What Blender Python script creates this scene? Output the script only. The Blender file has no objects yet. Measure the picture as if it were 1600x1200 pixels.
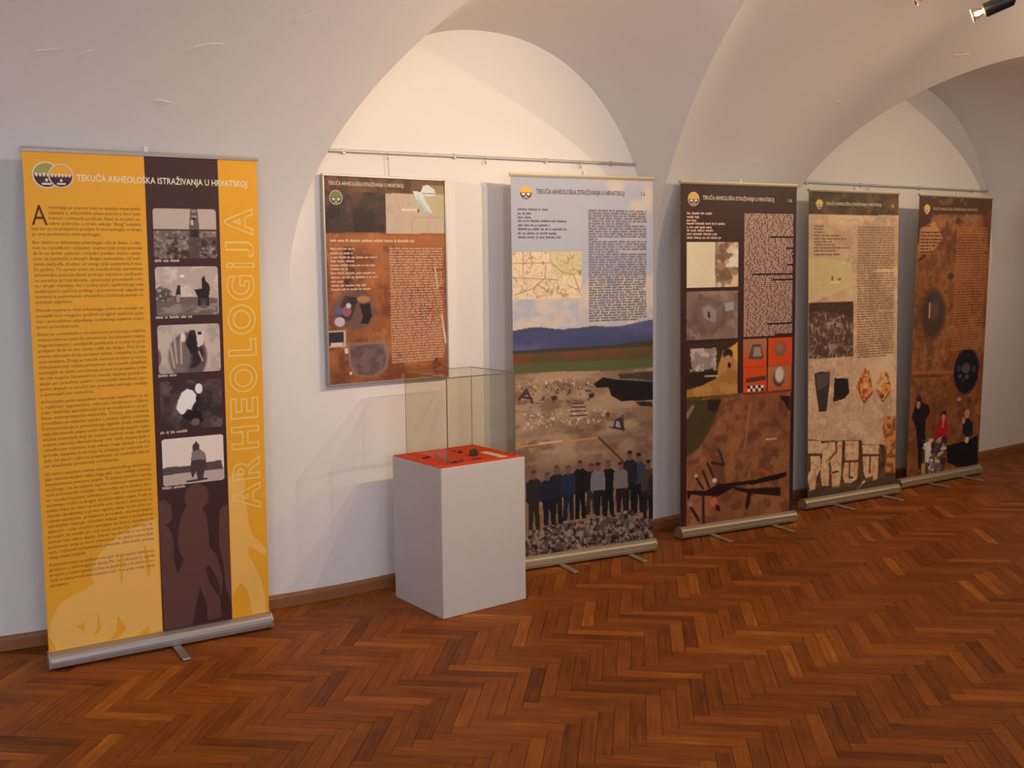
import bpy, bmesh, math, random
import numpy as np
from mathutils import Vector, Matrix, geometry

# ------------------------------------------------------------------ camera, world, daylight, exposure
scene = bpy.context.scene
COL = scene.collection
cam_data = bpy.data.cameras.new('camera')
cam_data.sensor_width = 36.0
cam_data.lens = 36.0 * 1620.44 / 1600.0
cam = bpy.data.objects.new('camera', cam_data)
COL.objects.link(cam)
CAM_R = Vector((0.80703188, -0.59041389, -0.01053476))
CAM_U = Vector((0.0745672, 0.08419549, 0.9936553))
CAM_F = Vector((0.58578091, 0.80269705, -0.11197395))
CAM_C = Vector((-3.28535, -4.50193, 1.60002))
cam.matrix_world = Matrix(((CAM_R.x, CAM_U.x, -CAM_F.x, CAM_C.x), (CAM_R.y, CAM_U.y, -CAM_F.y, CAM_C.y),
                           (CAM_R.z, CAM_U.z, -CAM_F.z, CAM_C.z), (0, 0, 0, 1)))
scene.camera = cam

world = bpy.data.worlds.new('daylight')
scene.world = world
world.use_nodes = True
world.node_tree.nodes['Background'].inputs[0].default_value = (0.72, 0.80, 1.0, 1)
world.node_tree.nodes['Background'].inputs[1].default_value = 1.0

vs = scene.view_settings
vs.view_transform = 'Standard'
vs.look = 'None'
vs.gamma = 1.0
vs.use_curve_mapping = False
vs.exposure = 0.05

WINDOWS = [-5.0, -2.9, -0.8]            # window centres in the wall behind the camera
WIN_W, WIN_Z0, WIN_Z1, FRONT_Y = 1.25, 0.9, 2.6, -6.6
WINDOW_POWER = [80.0, 55.0, 12.0]
for wx, wp in zip(WINDOWS, WINDOW_POWER):
    ld = bpy.data.lights.new('window_daylight', 'AREA')
    ld.shape = 'RECTANGLE'
    ld.size, ld.size_y = WIN_W, WIN_Z1 - WIN_Z0
    ld.energy = wp
    ld.color = (0.86, 0.90, 1.0)
    lo = bpy.data.objects.new('window_daylight', ld)
    COL.objects.link(lo)
    lo.location = (wx, FRONT_Y - 0.28, (WIN_Z0 + WIN_Z1) / 2)
    lo.rotation_euler = (math.radians(90), 0, 0)
    lo.rotation_euler = Vector((0, 1, -0.05)).to_track_quat('-Z', 'Z').to_euler()

# lamp positions on the ceiling track: x, y, z of the bulb, aim point, watts, cone degrees
LAMPS = [((0.616, -2.213, 2.55), (-0.55, 0.0, 1.65), 66.0, 92),
         ((0.187, -2.238, 2.55), (-0.85, 0.0, 1.75), 50.0, 92),
         ((3.90, -2.25, 2.60), (2.3, 0.0, 1.3), 32.0, 100),
         ((5.30, -2.25, 2.60), (2.9, 0.0, 1.35), 40.0, 92),
         ((-1.00, -2.25, 2.60), (-2.2, 0.0, 1.9), 20.0, 130),  # unseen lamp, added to warm the upper left pier
         ((2.60, -2.25, 2.60), (-0.1, 0.0, 1.5), 62.0, 76)]
LAMP_FILL = [7.0, 6.0, 14.0, 9.0, 7.0, 14.0]     # watts of the point fill added at each lamp to warm the vault
LAMP_COLOR = (1.0, 0.74, 0.48)

# ------------------------------------------------------------------ helpers
def srgb(c):
    c = np.asarray(c, float)
    return np.where(c <= 0.04045, c / 12.92, ((c + 0.055) / 1.055) ** 2.4)

def rgb(r, g, b):
    return tuple(float(x) for x in srgb(np.array([r, g, b]) / 255.0))

def new_mesh(name, verts, faces, mats=(), smooth=False):
    me = bpy.data.meshes.new(name)
    me.from_pydata([tuple(v) for v in verts], [], [tuple(f) for f in faces])
    for m in mats:
        me.materials.append(m)
    if smooth:
        me.polygons.foreach_set('use_smooth', [True] * len(me.polygons))
    me.update()
    return me

def add(name, me, parent=None, loc=None, rot=None):
    o = bpy.data.objects.new(name, me)
    COL.objects.link(o)
    if parent is not None:
        o.parent = parent
    if loc is not None:
        o.location = loc
    if rot is not None:
        o.rotation_euler = rot
    return o

def tag(o, label, cat, group=None):
    o['label'] = label
    o['category'] = cat
    if group:
        o['group'] = group
    return o

def structure(o, label=None):
    o['kind'] = 'structure'
    if label:
        o['label'] = label
    return o

def bm_mesh(name, bm, mats=(), smooth=False):
    me = bpy.data.meshes.new(name)
    bmesh.ops.recalc_face_normals(bm, faces=bm.faces)
    bm.to_mesh(me)
    bm.free()
    for m in mats:
        me.materials.append(m)
    if smooth:
        me.polygons.foreach_set('use_smooth', [True] * len(me.polygons))
    return me

def box_bm(x0, x1, y0, y1, z0, z1, bevel=0.0, seg=2):
    bm = bmesh.new()
    bmesh.ops.create_cube(bm, size=1.0)
    for v in bm.verts:
        v.co = Vector((x0 + (v.co.x + .5) * (x1 - x0), y0 + (v.co.y + .5) * (y1 - y0), z0 + (v.co.z + .5) * (z1 - z0)))
    if bevel:
        bmesh.ops.bevel(bm, geom=list(bm.edges), offset=bevel, segments=seg, profile=0.5, affect='EDGES')
    return bm

def box(name, x0, x1, y0, y1, z0, z1, mat, parent=None, bevel=0.0, seg=2):
    return add(name, bm_mesh(name, box_bm(x0, x1, y0, y1, z0, z1, bevel, seg), (mat,)), parent)

def tube_bm(p0, p1, r, n=12, r1=None, bm=None):
    bm = bm or bmesh.new()
    p0, p1 = Vector(p0), Vector(p1)
    d = p1 - p0
    m = Matrix.Translation((p0 + p1) / 2) @ d.to_track_quat('Z', 'Y').to_matrix().to_4x4()
    bmesh.ops.create_cone(bm, cap_ends=True, segments=n, radius1=r, radius2=r if r1 is None else r1, depth=d.length, matrix=m)
    return bm

def lathe(name, prof, mats, n=24, smooth=True):
    verts, faces = [], []
    for (r, z) in prof:
        for i in range(n):
            a = 2 * math.pi * i / n
            verts.append((r * math.cos(a), r * math.sin(a), z))
    for j in range(len(prof) - 1):
        for i in range(n):
            k = (i + 1) % n
            faces.append((j * n + i, j * n + k, (j + 1) * n + k, (j + 1) * n + i))
    return new_mesh(name, verts, faces, mats, smooth)

# ------------------------------------------------------------------ materials
def mat_base(name):
    m = bpy.data.materials.new(name)
    m.use_nodes = True
    nt = m.node_tree
    return m, nt, nt.nodes['Principled BSDF']

def noise_mat(name, c1, c2, rough=0.6, scale=20.0, metallic=0.0, bump=0.0, bump_scale=60.0, detail=4.0, spec=0.5, stretch=None):
    m, nt, b = mat_base(name)
    tc = nt.nodes.new('ShaderNodeTexCoord')
    src = tc.outputs['Object']
    if stretch:
        mp = nt.nodes.new('ShaderNodeMapping')
        mp.inputs['Scale'].default_value = stretch
        nt.links.new(src, mp.inputs[0])
        src = mp.outputs[0]
    n = nt.nodes.new('ShaderNodeTexNoise')
    n.inputs['Scale'].default_value = scale
    n.inputs['Detail'].default_value = detail
    nt.links.new(src, n.inputs['Vector'])
    mx = nt.nodes.new('ShaderNodeMix')
    mx.data_type = 'RGBA'
    mx.inputs['A'].default_value = (*c1, 1)
    mx.inputs['B'].default_value = (*c2, 1)
    nt.links.new(n.outputs['Fac'], mx.inputs['Factor'])
    nt.links.new(mx.outputs['Result'], b.inputs['Base Color'])
    b.inputs['Roughness'].default_value = rough
    b.inputs['Metallic'].default_value = metallic
    b.inputs['Specular IOR Level'].default_value = spec
    if bump:
        n2 = nt.nodes.new('ShaderNodeTexNoise')
        n2.inputs['Scale'].default_value = bump_scale
        n2.inputs['Detail'].default_value = 3.0
        nt.links.new(src, n2.inputs['Vector'])
        bp = nt.nodes.new('ShaderNodeBump')
        bp.inputs['Strength'].default_value = bump
        bp.inputs['Distance'].default_value = 0.01
        nt.links.new(n2.outputs['Fac'], bp.inputs['Height'])
        nt.links.new(bp.outputs['Normal'], b.inputs['Normal'])
    return m

def print_mat(name, rough=0.5, spec=0.3):
    m, nt, b = mat_base(name)
    at = nt.nodes.new('ShaderNodeAttribute')
    at.attribute_name = 'Col'
    nt.links.new(at.outputs['Color'], b.inputs['Base Color'])
    b.inputs['Roughness'].default_value = rough
    b.inputs['Specular IOR Level'].default_value = spec
    return m

def wood_mat(name):
    m, nt, b = mat_base(name)
    tone = nt.nodes.new('ShaderNodeAttribute'); tone.attribute_name = 'tone'
    gr = nt.nodes.new('ShaderNodeAttribute'); gr.attribute_name = 'grain'
    mp = nt.nodes.new('ShaderNodeMapping'); mp.inputs['Scale'].default_value = (3.0, 42.0, 1.0)
    nt.links.new(gr.outputs['Vector'], mp.inputs[0])
    n = nt.nodes.new('ShaderNodeTexNoise'); n.inputs['Scale'].default_value = 1.6; n.inputs['Detail'].default_value = 5.0
    n.inputs['Distortion'].default_value = 0.6
    nt.links.new(mp.outputs[0], n.inputs['Vector'])
    n2 = nt.nodes.new('ShaderNodeTexNoise'); n2.inputs['Scale'].default_value = 5.0; n2.inputs['Detail'].default_value = 2.0
    nt.links.new(gr.outputs['Vector'], n2.inputs['Vector'])
    # tone + grain -> ramp
    a1 = nt.nodes.new('ShaderNodeMath'); a1.operation = 'MULTIPLY_ADD'
    nt.links.new(n.outputs['Fac'], a1.inputs[0]); a1.inputs[1].default_value = 0.62
    nt.links.new(tone.outputs['Fac'], a1.inputs[2])
    a2 = nt.nodes.new('ShaderNodeMath'); a2.operation = 'MULTIPLY_ADD'
    nt.links.new(n2.outputs['Fac'], a2.inputs[0]); a2.inputs[1].default_value = 0.3
    nt.links.new(a1.outputs[0], a2.inputs[2])
    rp = nt.nodes.new('ShaderNodeValToRGB')
    e = rp.color_ramp.elements
    e[0].position = 0.30; e[0].color = (0.11, 0.024, 0.005, 1)
    e[1].position = 1.15; e[1].color = (0.60, 0.25, 0.05, 1)
    x = rp.color_ramp.elements.new(0.58); x.color = (0.26, 0.072, 0.009, 1)
    x = rp.color_ramp.elements.new(0.82); x.color = (0.39, 0.118, 0.015, 1)
    nt.links.new(a2.outputs[0], rp.inputs[0])
    nt.links.new(rp.outputs[0], b.inputs['Base Color'])
    rr = nt.nodes.new('ShaderNodeMapRange')
    rr.inputs['To Min'].default_value = 0.42; rr.inputs['To Max'].default_value = 0.6
    nt.links.new(n.outputs['Fac'], rr.inputs['Value'])
    nt.links.new(rr.outputs[0], b.inputs['Roughness'])
    b.inputs['Specular IOR Level'].default_value = 0.14
    bp = nt.nodes.new('ShaderNodeBump'); bp.inputs['Strength'].default_value = 0.12; bp.inputs['Distance'].default_value = 0.004
    nt.links.new(n.outputs['Fac'], bp.inputs['Height'])
    nt.links.new(bp.outputs['Normal'], b.inputs['Normal'])
    return m

def glass_mat(name, tint, gloss=0.08):
    m, nt, b = mat_base(name)
    nt.nodes.remove(b)
    out = nt.nodes['Material Output']
    tr = nt.nodes.new('ShaderNodeBsdfTransparent'); tr.inputs[0].default_value = (*tint, 1)
    gl = nt.nodes.new('ShaderNodeBsdfGlossy'); gl.inputs['Roughness'].default_value = 0.02
    fr = nt.nodes.new('ShaderNodeFresnel'); fr.inputs['IOR'].default_value = 1.5
    nz = nt.nodes.new('ShaderNodeTexNoise'); nz.inputs['Scale'].default_value = 2.0
    mu = nt.nodes.new('ShaderNodeMath'); mu.operation = 'MULTIPLY_ADD'
    nt.links.new(nz.outputs['Fac'], mu.inputs[0]); mu.inputs[1].default_value = 0.02
    geo = nt.nodes.new('ShaderNodeNewGeometry')
    ff = nt.nodes.new('ShaderNodeMath'); ff.operation = 'SUBTRACT'; ff.inputs[0].default_value = 1.0
    nt.links.new(geo.outputs['Backfacing'], ff.inputs[1])
    fm = nt.nodes.new('ShaderNodeMath'); fm.operation = 'MULTIPLY'
    nt.links.new(fr.outputs[0], fm.inputs[0]); nt.links.new(ff.outputs[0], fm.inputs[1])
    nt.links.new(fm.outputs[0], mu.inputs[2])
    mx = nt.nodes.new('ShaderNodeMixShader')
    nt.links.new(mu.outputs[0], mx.inputs[0])
    nt.links.new(tr.outputs[0], mx.inputs[1]); nt.links.new(gl.outputs[0], mx.inputs[2])
    nt.links.new(mx.outputs[0], out.inputs[0])
    return m

def emit_mat(name, color, strength):
    m, nt, b = mat_base(name)
    b.inputs['Base Color'].default_value = (1, .95, .85, 1)
    b.inputs['Emission Color'].default_value = (*color, 1)
    b.inputs['Emission Strength'].default_value = strength
    return m

M_PLASTER = noise_mat('white_plaster', (0.80, 0.775, 0.76), (0.84, 0.815, 0.80), 0.9, 1.3, bump=0.22, bump_scale=4.5, detail=6, spec=0.1)
M_PAINT = noise_mat('white_paint', (0.60, 0.565, 0.55), (0.63, 0.595, 0.58), 0.6, 6.0, bump=0.05, bump_scale=90, spec=0.3)
M_WOOD = wood_mat('parquet_wood')
M_JOINT = noise_mat('parquet_joint', (0.018, 0.008, 0.004), (0.03, 0.013, 0.007), 0.8, 40)
M_BASEB = noise_mat('baseboard_wood', (0.26, 0.10, 0.035), (0.34, 0.135, 0.05), 0.5, 8, stretch=(1, 8, 8))
M_ALU = noise_mat('brushed_aluminium', (0.40, 0.37, 0.36), (0.50, 0.46, 0.45), 0.45, 30, metallic=0.85, stretch=(0.5, 20, 20))
M_ALUW = noise_mat('warm_lit_aluminium', (0.44, 0.38, 0.27), (0.52, 0.45, 0.33), 0.5, 30, metallic=0.75, stretch=(0.5, 20, 20))  # plain aluminium with the warm lamp tint put into its colour
M_CAP = noise_mat('grey_plastic', (0.10, 0.10, 0.11), (0.14, 0.14, 0.15), 0.5, 20)
M_CLEAR = noise_mat('milky_plastic', (0.62, 0.62, 0.64), (0.7, 0.7, 0.72), 0.3, 20)
M_RAIL = noise_mat('rail_metal', (0.46, 0.45, 0.43), (0.56, 0.55, 0.53), 0.45, 20, metallic=0.4)
M_CORD = noise_mat('cord', (0.42, 0.38, 0.33), (0.5, 0.46, 0.4), 0.7, 40)
M_BLACK = noise_mat('black_enamel', (0.012, 0.01, 0.01), (0.02, 0.016, 0.016), 0.4, 10)
M_PRINT = print_mat('printed_vinyl')
M_BACK = noise_mat('banner_back', (0.5, 0.5, 0.5), (0.55, 0.55, 0.55), 0.7, 20)
M_RED = noise_mat('red_felt', (0.62, 0.062, 0.028), (0.70, 0.085, 0.04), 0.9, 160, bump=0.3, bump_scale=400, spec=0.1)
M_GLASS = glass_mat('case_glass', (0.968, 0.955, 0.915))
M_GEDGE = noise_mat('glass_edge', (0.17, 0.13, 0.075), (0.22, 0.17, 0.10), 0.2, 12, spec=0.6)

# ------------------------------------------------------------------ the vaulted room
Z0 = 1.493                       # springing height
MR, MH, MM = 2.617, 1.618, 1.901  # main vault half span, rise, exponent
LN = 2.135                       # exponent of the lunette arches
LEDGE = 0.0
#        centre, half width, rise, widening and rising per metre into the room
BAYS = [(-3.95, 1.147, 1.311, 0.076, 0.147), (-0.114, 1.147, 1.311, 0.076, 0.147),
        (3.428, 1.374, 1.418, 0.203, -0.035), (7.25, 1.30, 1.36, 0.05, 0.06)]
X0, X1 = -6.2, 9.0
CROWN = Z0 + MH

def warp(x):                     # the wall falls back slightly beyond the first pier
    t = min(max(-0.95 - x, 0.0), 2.0)
    return 0.19 * t * t / (t + 0.45)

def clip_poly(pts, vals):
    out = []
    n = len(pts)
    for i in range(n):
        a, b, va, vb = pts[i], pts[(i + 1) % n], vals[i], vals[(i + 1) % n]
        if va >= 0:
            out.append(a)
        if (va >= 0) != (vb >= 0):
            t = va / (va - vb)
            out.append(tuple(a[k] + (b[k] - a[k]) * t for k in range(3)))
    return out

def lun_f(bay, p):               # >0 outside the lunette's void
    c, a, b, sa, sb = bay
    d = min(-p[1], 1.2)
    return (abs(p[0] - c) / (a + sa * d)) ** LN + (max(p[2] - Z0, 0) / (b + sb * d)) ** LN - 1

def main_f(p):                   # >0 outside the main vault's void
    d = max(-p[1] - LEDGE, 0)
    if d >= MR:
        return p[2] - CROWN
    return ((MR - d) / MR) ** MM + (max(p[2] - Z0, 0) / MH) ** MM - 1

class Soup:
    def __init__(self):
        self.v, self.f, self.ix = [], [], {}
    def vert(self, p):
        k = (round(p[0], 4), round(p[1], 4), round(p[2], 4))
        if k not in self.ix:
            self.ix[k] = len(self.v)
            self.v.append((p[0], p[1] + warp(p[0]) * max(1 + p[1] / 2.5, 0), p[2]))
        return self.ix[k]
    def face(self, pts):
        ids = []
        for p in pts:
            i = self.vert(p)
            if not ids or ids[-1] != i:
                ids.append(i)
        if len(ids) > 1 and ids[0] == ids[-1]:
            ids.pop()
        if len(set(ids)) == len(ids) and len(ids) >= 3:
            self.f.append(ids)

# main barrel along the wall, cut where the lunettes open into it
main = Soup()
NX, NT = 300, 64
rows = []
for j in range(NT + 1):
    t = math.pi / 2 * j / NT
    rows.append((LEDGE + MR * (1 - math.cos(t) ** (2 / MM)), Z0 + MH * math.sin(t) ** (2 / MM)))
rows.append((-FRONT_Y, CROWN))
for i in range(NX):
    xa, xb = X0 + (X1 - X0) * i / NX, X0 + (X1 - X0) * (i + 1) / NX
    for j in range(len(rows) - 1):
        (da, za), (db, zb) = rows[j], rows[j + 1]
        pts = [(xa, -da, za), (xb, -da, za), (xb, -db, zb), (xa, -db, zb)]
        for bay in BAYS:
            if len(pts) < 3:
                break
            if min(abs(p[0] - bay[0]) for p in pts) > bay[1] + 0.5 or da > 2.5:
                continue
            vals = [lun_f(bay, p) for p in pts]
            if min(vals) < 0:
                pts = clip_poly(pts, vals)
        if len(pts) >= 3:
            main.face(pts)
ceiling = structure(add('ceiling', new_mesh('ceiling', main.v, main.f, (M_PLASTER,), True)), 'white plastered main barrel vault with groin edges')
# lunette vaults
for bi, bay in enumerate(BAYS):
    c, a, b, sa, sb = bay
    lu = Soup()
    NA, ND = 96, 90
    DM = 2.4
    for i in range(NA):
        ta, tb = math.pi * i / NA, math.pi * (i + 1) / NA
        for j in range(ND):
            da, db = DM * j / ND, DM * (j + 1) / ND
            pts = []
            for (t, d) in ((ta, da), (tb, da), (tb, db), (ta, db)):
                cx, sx = math.cos(t), math.sin(t)
                pts.append((c + (a + sa * min(d, 1.2)) * math.copysign(abs(cx) ** (2 / LN), cx), -d, Z0 + (b + sb * min(d, 1.2)) * max(sx, 0) ** (2 / LN)))
            vals = [main_f(p) for p in pts]
            if max(vals) < 0:
                continue
            if min(vals) < 0:
                pts = clip_poly(pts, vals)
            if len(pts) >= 3:
                lu.face(pts)
    o = add('lunette_vault', new_mesh('lunette_vault', lu.v, lu.f, (M_PLASTER,), True), ceiling)

# back wall: plane up to the springing plus the arched lunettes
outline = [(X0, 0.0), (X1, 0.0), (X1, Z0)]
for bay in reversed(BAYS):
    c, a, b, sa, sb = bay
    for i in range(73):
        t = math.pi * i / 72
        cx, sx = math.cos(t), max(math.sin(t), 0)
        x = c + a * math.copysign(abs(cx) ** (2 / LN), cx)
        if X0 < x < X1:
            outline.append((x, Z0 + b * sx ** (2 / LN)))
outline.append((X0, Z0))
bm = bmesh.new()
f = bm.faces.new([bm.verts.new((x, 0, z)) for x, z in outline])
WX = [-0.95 - 2.0 * k / 16 for k in range(17)]
for xc in WX:
    bmesh.ops.bisect_plane(bm, geom=list(bm.verts) + list(bm.edges) + list(bm.faces), plane_co=(xc, 0, 0), plane_no=(1, 0, 0))
for v in bm.verts:
    v.co.y = warp(v.co.x)
f = list(bm.faces)
ex = bmesh.ops.extrude_face_region(bm, geom=f)
for v in [g for g in ex['geom'] if isinstance(g, bmesh.types.BMVert)]:
    v.co.y += 0.3
structure(add('wall_back', bm_mesh('wall_back', bm, (M_PLASTER,))))
structure(box('wall_left', X0 - 0.2, X0, FRONT_Y, 0.6, 0, CROWN + 0.1, M_PLASTER))
structure(box('wall_right', X1, X1 + 0.2, FRONT_Y, 0.3, 0, CROWN + 0.1, M_PLASTER))
# wall behind the camera with window openings
bm = bmesh.new()
def quad_box(bm, x0, x1, y0, y1, z0, z1):
    b2 = box_bm(x0, x1, y0, y1, z0, z1)
    me = bpy.data.meshes.new('t'); b2.to_mesh(me); b2.free()
    bm.from_mesh(me); bpy.data.meshes.remove(me)
edges = [X0] + [e for w in WINDOWS for e in (w - WIN_W / 2, w + WIN_W / 2)] + [X1]
for i in range(0, len(edges), 2):
    quad_box(bm, edges[i], edges[i + 1], FRONT_Y - 0.25, FRONT_Y, 0, CROWN + 0.1)
for w in WINDOWS:
    quad_box(bm, w - WIN_W / 2, w + WIN_W / 2, FRONT_Y - 0.25, FRONT_Y, 0, WIN_Z0)
    quad_box(bm, w - WIN_W / 2, w + WIN_W / 2, FRONT_Y - 0.25, FRONT_Y, WIN_Z1, CROWN + 0.1)
structure(add('wall_front', bm_mesh('wall_front', bm, (M_PLASTER,))))
for k, w in enumerate(WINDOWS):
    bm = bmesh.new()
    y0, y1 = FRONT_Y - 0.16, FRONT_Y - 0.10
    for (xa, xb, za, zb) in ((-WIN_W / 2, -WIN_W / 2 + .06, WIN_Z0, WIN_Z1), (WIN_W / 2 - .06, WIN_W / 2, WIN_Z0, WIN_Z1), (-.03, .03, WIN_Z0, WIN_Z1),
                             (-WIN_W / 2, WIN_W / 2, WIN_Z0, WIN_Z0 + .06), (-WIN_W / 2, WIN_W / 2, WIN_Z1 - .06, WIN_Z1), (-WIN_W / 2, WIN_W / 2, 1.95, 2.0)):
        quad_box(bm, w + xa, w + xb, y0, y1, za, zb)
    structure(add('window_%d' % (k + 1), bm_mesh('window_frame', bm, (M_PAINT,))))

# baseboard: a moulded strip along the wall
BP = [(0, 0.0), (-0.018, 0.0), (-0.018, 0.046), (-0.013, 0.056), (-0.006, 0.062), (0, 0.062)]
bv, bf = [], []
BX = [X0] + WX[::-1] + [X1]
for x in BX:
    bv += [(x, y + warp(x), z) for y, z in BP]
n = len(BP)
for j in range(len(BX) - 1):
    bf += [(j * n + i, j * n + (i + 1) % n, (j + 1) * n + (i + 1) % n, (j + 1) * n + i) for i in range(n)]
structure(add('baseboard_back', new_mesh('baseboard_back', bv, bf, (M_BASEB,))))

# plaster repairs and flakes that catch the light on the vault
def vault_pt(x, d):
    t = max(d - LEDGE, 0)
    return Vector((x, -d + warp(x) * max(1 - d / 2.5, 0), Z0 + MH * max(1 - ((MR - t) / MR) ** MM, 0) ** (1 / MM)))
rnd = random.Random(5)
for (x, d, sx, sd, ang) in ((-1.80, .56, .075, .02, .3), (-2.35, .50, .06, .016, .2), (-2.22, .50, .045, .014, .4), (-1.47, .72, .05, .02, .8), (-1.9, .36, .04, .010, -.1),
                            (2.42, 1.09, .085, .03, .1), (1.67, .44, .035, .014, .4), (1.87, .66, .05, .016, -.3), (1.58, .30, .03, .010, .2)):
    n = 9
    top, low = [], []
    for i in range(n):
        a = 2 * math.pi * i / n
        r = rnd.uniform(.6, 1.15)
        px, pd = math.cos(a) * sx * r, math.sin(a) * sd * r
        qx, qd = px * math.cos(ang) - pd * math.sin(ang), px * math.sin(ang) + pd * math.cos(ang)
        p = vault_pt(x + qx, d + qd)
        e = 0.003
        nrm = (vault_pt(x, d + qd + e) - vault_pt(x, d + qd - e)).cross(Vector((1, 0, 0))).normalized()
        if nrm.z > 0:
            nrm = -nrm
        top.append(p + nrm * (0.0012 + 0.002 * max(math.sin(a), 0)))
        low.append(p - nrm * 0.004)
    cen = sum(top, Vector()) / n
    v = top + low + [cen]
    fcs = [(i, (i + 1) % n, 2 * n) for i in range(n)] + [(i, n + i, n + (i + 1) % n, (i + 1) % n) for i in range(n)]
    add('plaster_patch', new_mesh('plaster_patch', v, fcs, (M_PLASTER,)), ceiling)

# ------------------------------------------------------------------ herringbone parquet
floor = structure(box('floor', X0, X1, FRONT_Y, 0.3, -0.06, -0.004, M_JOINT), 'varnished brown herringbone parquet floor')
PL, PW = 0.3375, 0.05625
PN = 6
ANG = math.radians(-43.0)
PD, QD = Vector((math.cos(ANG), math.sin(ANG))), Vector((-math.sin(ANG), math.cos(ANG)))
ORG = Vector((-1.1294, -1.5858))
rnd = random.Random(11)

def project(p):
    d = p - CAM_C
    z = d.dot(CAM_F)
    if z < 0.3:
        return None
    return 800 + 1620.44 * d.dot(CAM_R) / z, 600 - 1620.44 * d.dot(CAM_U) / z

def clip_half(pts, fn):
    out = []
    for i in range(len(pts)):
        a, b = pts[i], pts[(i + 1) % len(pts)]
        fa, fb = fn(a), fn(b)
        if fa >= 0:
            out.append(a)
        if (fa >= 0) != (fb >= 0):
            out.append(a + (b - a) * (fa / (fa - fb)))
    return out

planks = []
for k in range(-150, 150):
    for m in range(-20, 21):
        for typ in (0, 1):
            p0 = k + 2 * PN * m
            if typ == 0:
                r = (p0, p0 + PN, k, k + 1)
            else:
                r = (p0, p0 + 1, k + 1, k + 1 + PN)
            cx = ORG + PD * ((r[0] + r[1]) / 2 * PW) + QD * ((r[2] + r[3]) / 2 * PW)
            if not (-4.6 < cx.x < 8.2 and -4.9 < cx.y < 0.5):
                continue
            g = 0.0007
            pts = [ORG + PD * (pp * PW) + QD * (qq * PW) for pp, qq in
                   ((r[0] + g / PW, r[2] + g / PW), (r[1] - g / PW, r[2] + g / PW), (r[1] - g / PW, r[3] - g / PW), (r[0] + g / PW, r[3] - g / PW))]
            pts = clip_half(pts, lambda q: warp(q.x) - 0.001 - q.y)
            if len(pts) < 3:
                continue
            pr = [project(Vector((q.x, q.y, 0))) for q in pts]
            area = 0.0
            if all(pr):
                cl = [Vector(q) for q in pr]
                for fn in (lambda q: q.x, lambda q: 1600 - q.x, lambda q: q.y, lambda q: 1200 - q.y):
                    cl = clip_half(cl, fn) if len(cl) >= 3 else []
                for i in range(len(cl)):
                    area += cl[i].x * cl[(i + 1) % len(cl)].y - cl[(i + 1) % len(cl)].x * cl[i].y
            dirv = PD if typ == 0 else QD
            planks.append((abs(area) / 2, cx, dirv, pts))
planks.sort(key=lambda t: -t[0])

def plank_geo(pl, off):
    _, c, dv, pts = pl
    nv = Vector((-dv.y, dv.x))
    cen = sum(pts, Vector((0, 0))) / len(pts)
    tone = .12 + rnd.choice((0, 0, 0, .05, -.06, .09, -.03, .03, .2, -.12)) + rnd.uniform(-.04, .04)
    lift = rnd.uniform(-.0006, 0.0)
    ox, oy = rnd.uniform(0, 50), rnd.uniform(0, 50)
    n = len(pts)
    v = []
    for z, ins in ((-0.004, 0), (-0.0012 + lift, 0), (lift, 0.0014)):
        for q in pts:
            w = q + (cen - q).normalized() * ins * 1.4
            v.append(Vector((w.x, w.y, z)))
    f = [tuple(2 * n + i for i in range(n))]
    for l in (0, 1):
        f += [(l * n + i, l * n + (i + 1) % n, (l + 1) * n + (i + 1) % n, (l + 1) * n + i) for i in range(n)]
    gr = [((Vector((q.x, q.y)) - c).dot(dv) + ox, (Vector((q.x, q.y)) - c).dot(nv) + oy, 0.0) for q in v]
    return [q - off for q in v], f, gr, [tone] * len(v)

def plank_mesh(v, f, gr, tn):
    me = new_mesh('plank', v, f, (M_WOOD,))
    a = me.attributes.new('grain', 'FLOAT_VECTOR', 'POINT'); a.data.foreach_set('vector', np.array(gr, np.float32).ravel())
    a = me.attributes.new('tone', 'FLOAT', 'POINT'); a.data.foreach_set('value', np.array(tn, np.float32))
    return me

for pl in planks[:300]:
    c3 = Vector((pl[1].x, pl[1].y, 0))
    add('plank', plank_mesh(*plank_geo(pl, c3)), floor, loc=c3)
V, F, G, T = [], [], [], []
for pl in planks[300:]:
    v, f, gr, tn = plank_geo(pl, Vector((0, 0, 0)))
    b0 = len(V)
    V += v; G += gr; T += tn
    F += [tuple(i + b0 for i in q) for q in f]
rest = add('parquet_field', plank_mesh(V, F, G, T), floor)
rest['kind'] = 'stuff'
rest['label'] = 'remaining parquet planks further away'

# ------------------------------------------------------------------ printing helpers
def vnoise(x, y, seed):
    tab = np.random.default_rng(seed).random((64, 64))
    xi, yi = np.floor(x).astype(int), np.floor(y).astype(int)
    fx, fy = x - xi, y - yi
    fx, fy = fx * fx * (3 - 2 * fx), fy * fy * (3 - 2 * fy)
    g = lambda a, b: tab[np.mod(b, 64), np.mod(a, 64)]
    return (g(xi, yi) * (1 - fx) + g(xi + 1, yi) * fx) * (1 - fy) + (g(xi, yi + 1) * (1 - fx) + g(xi + 1, yi + 1) * fx) * fy

def fbm(x, y, seed, octv=4):
    s, a, t = 0, 0.5, 0
    for o in range(octv):
        s = s + a * vnoise(x * 2 ** o + 17 * o, y * 2 ** o + 9 * o, seed + o)
        t += a
        a *= 0.55
    return s / t

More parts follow.
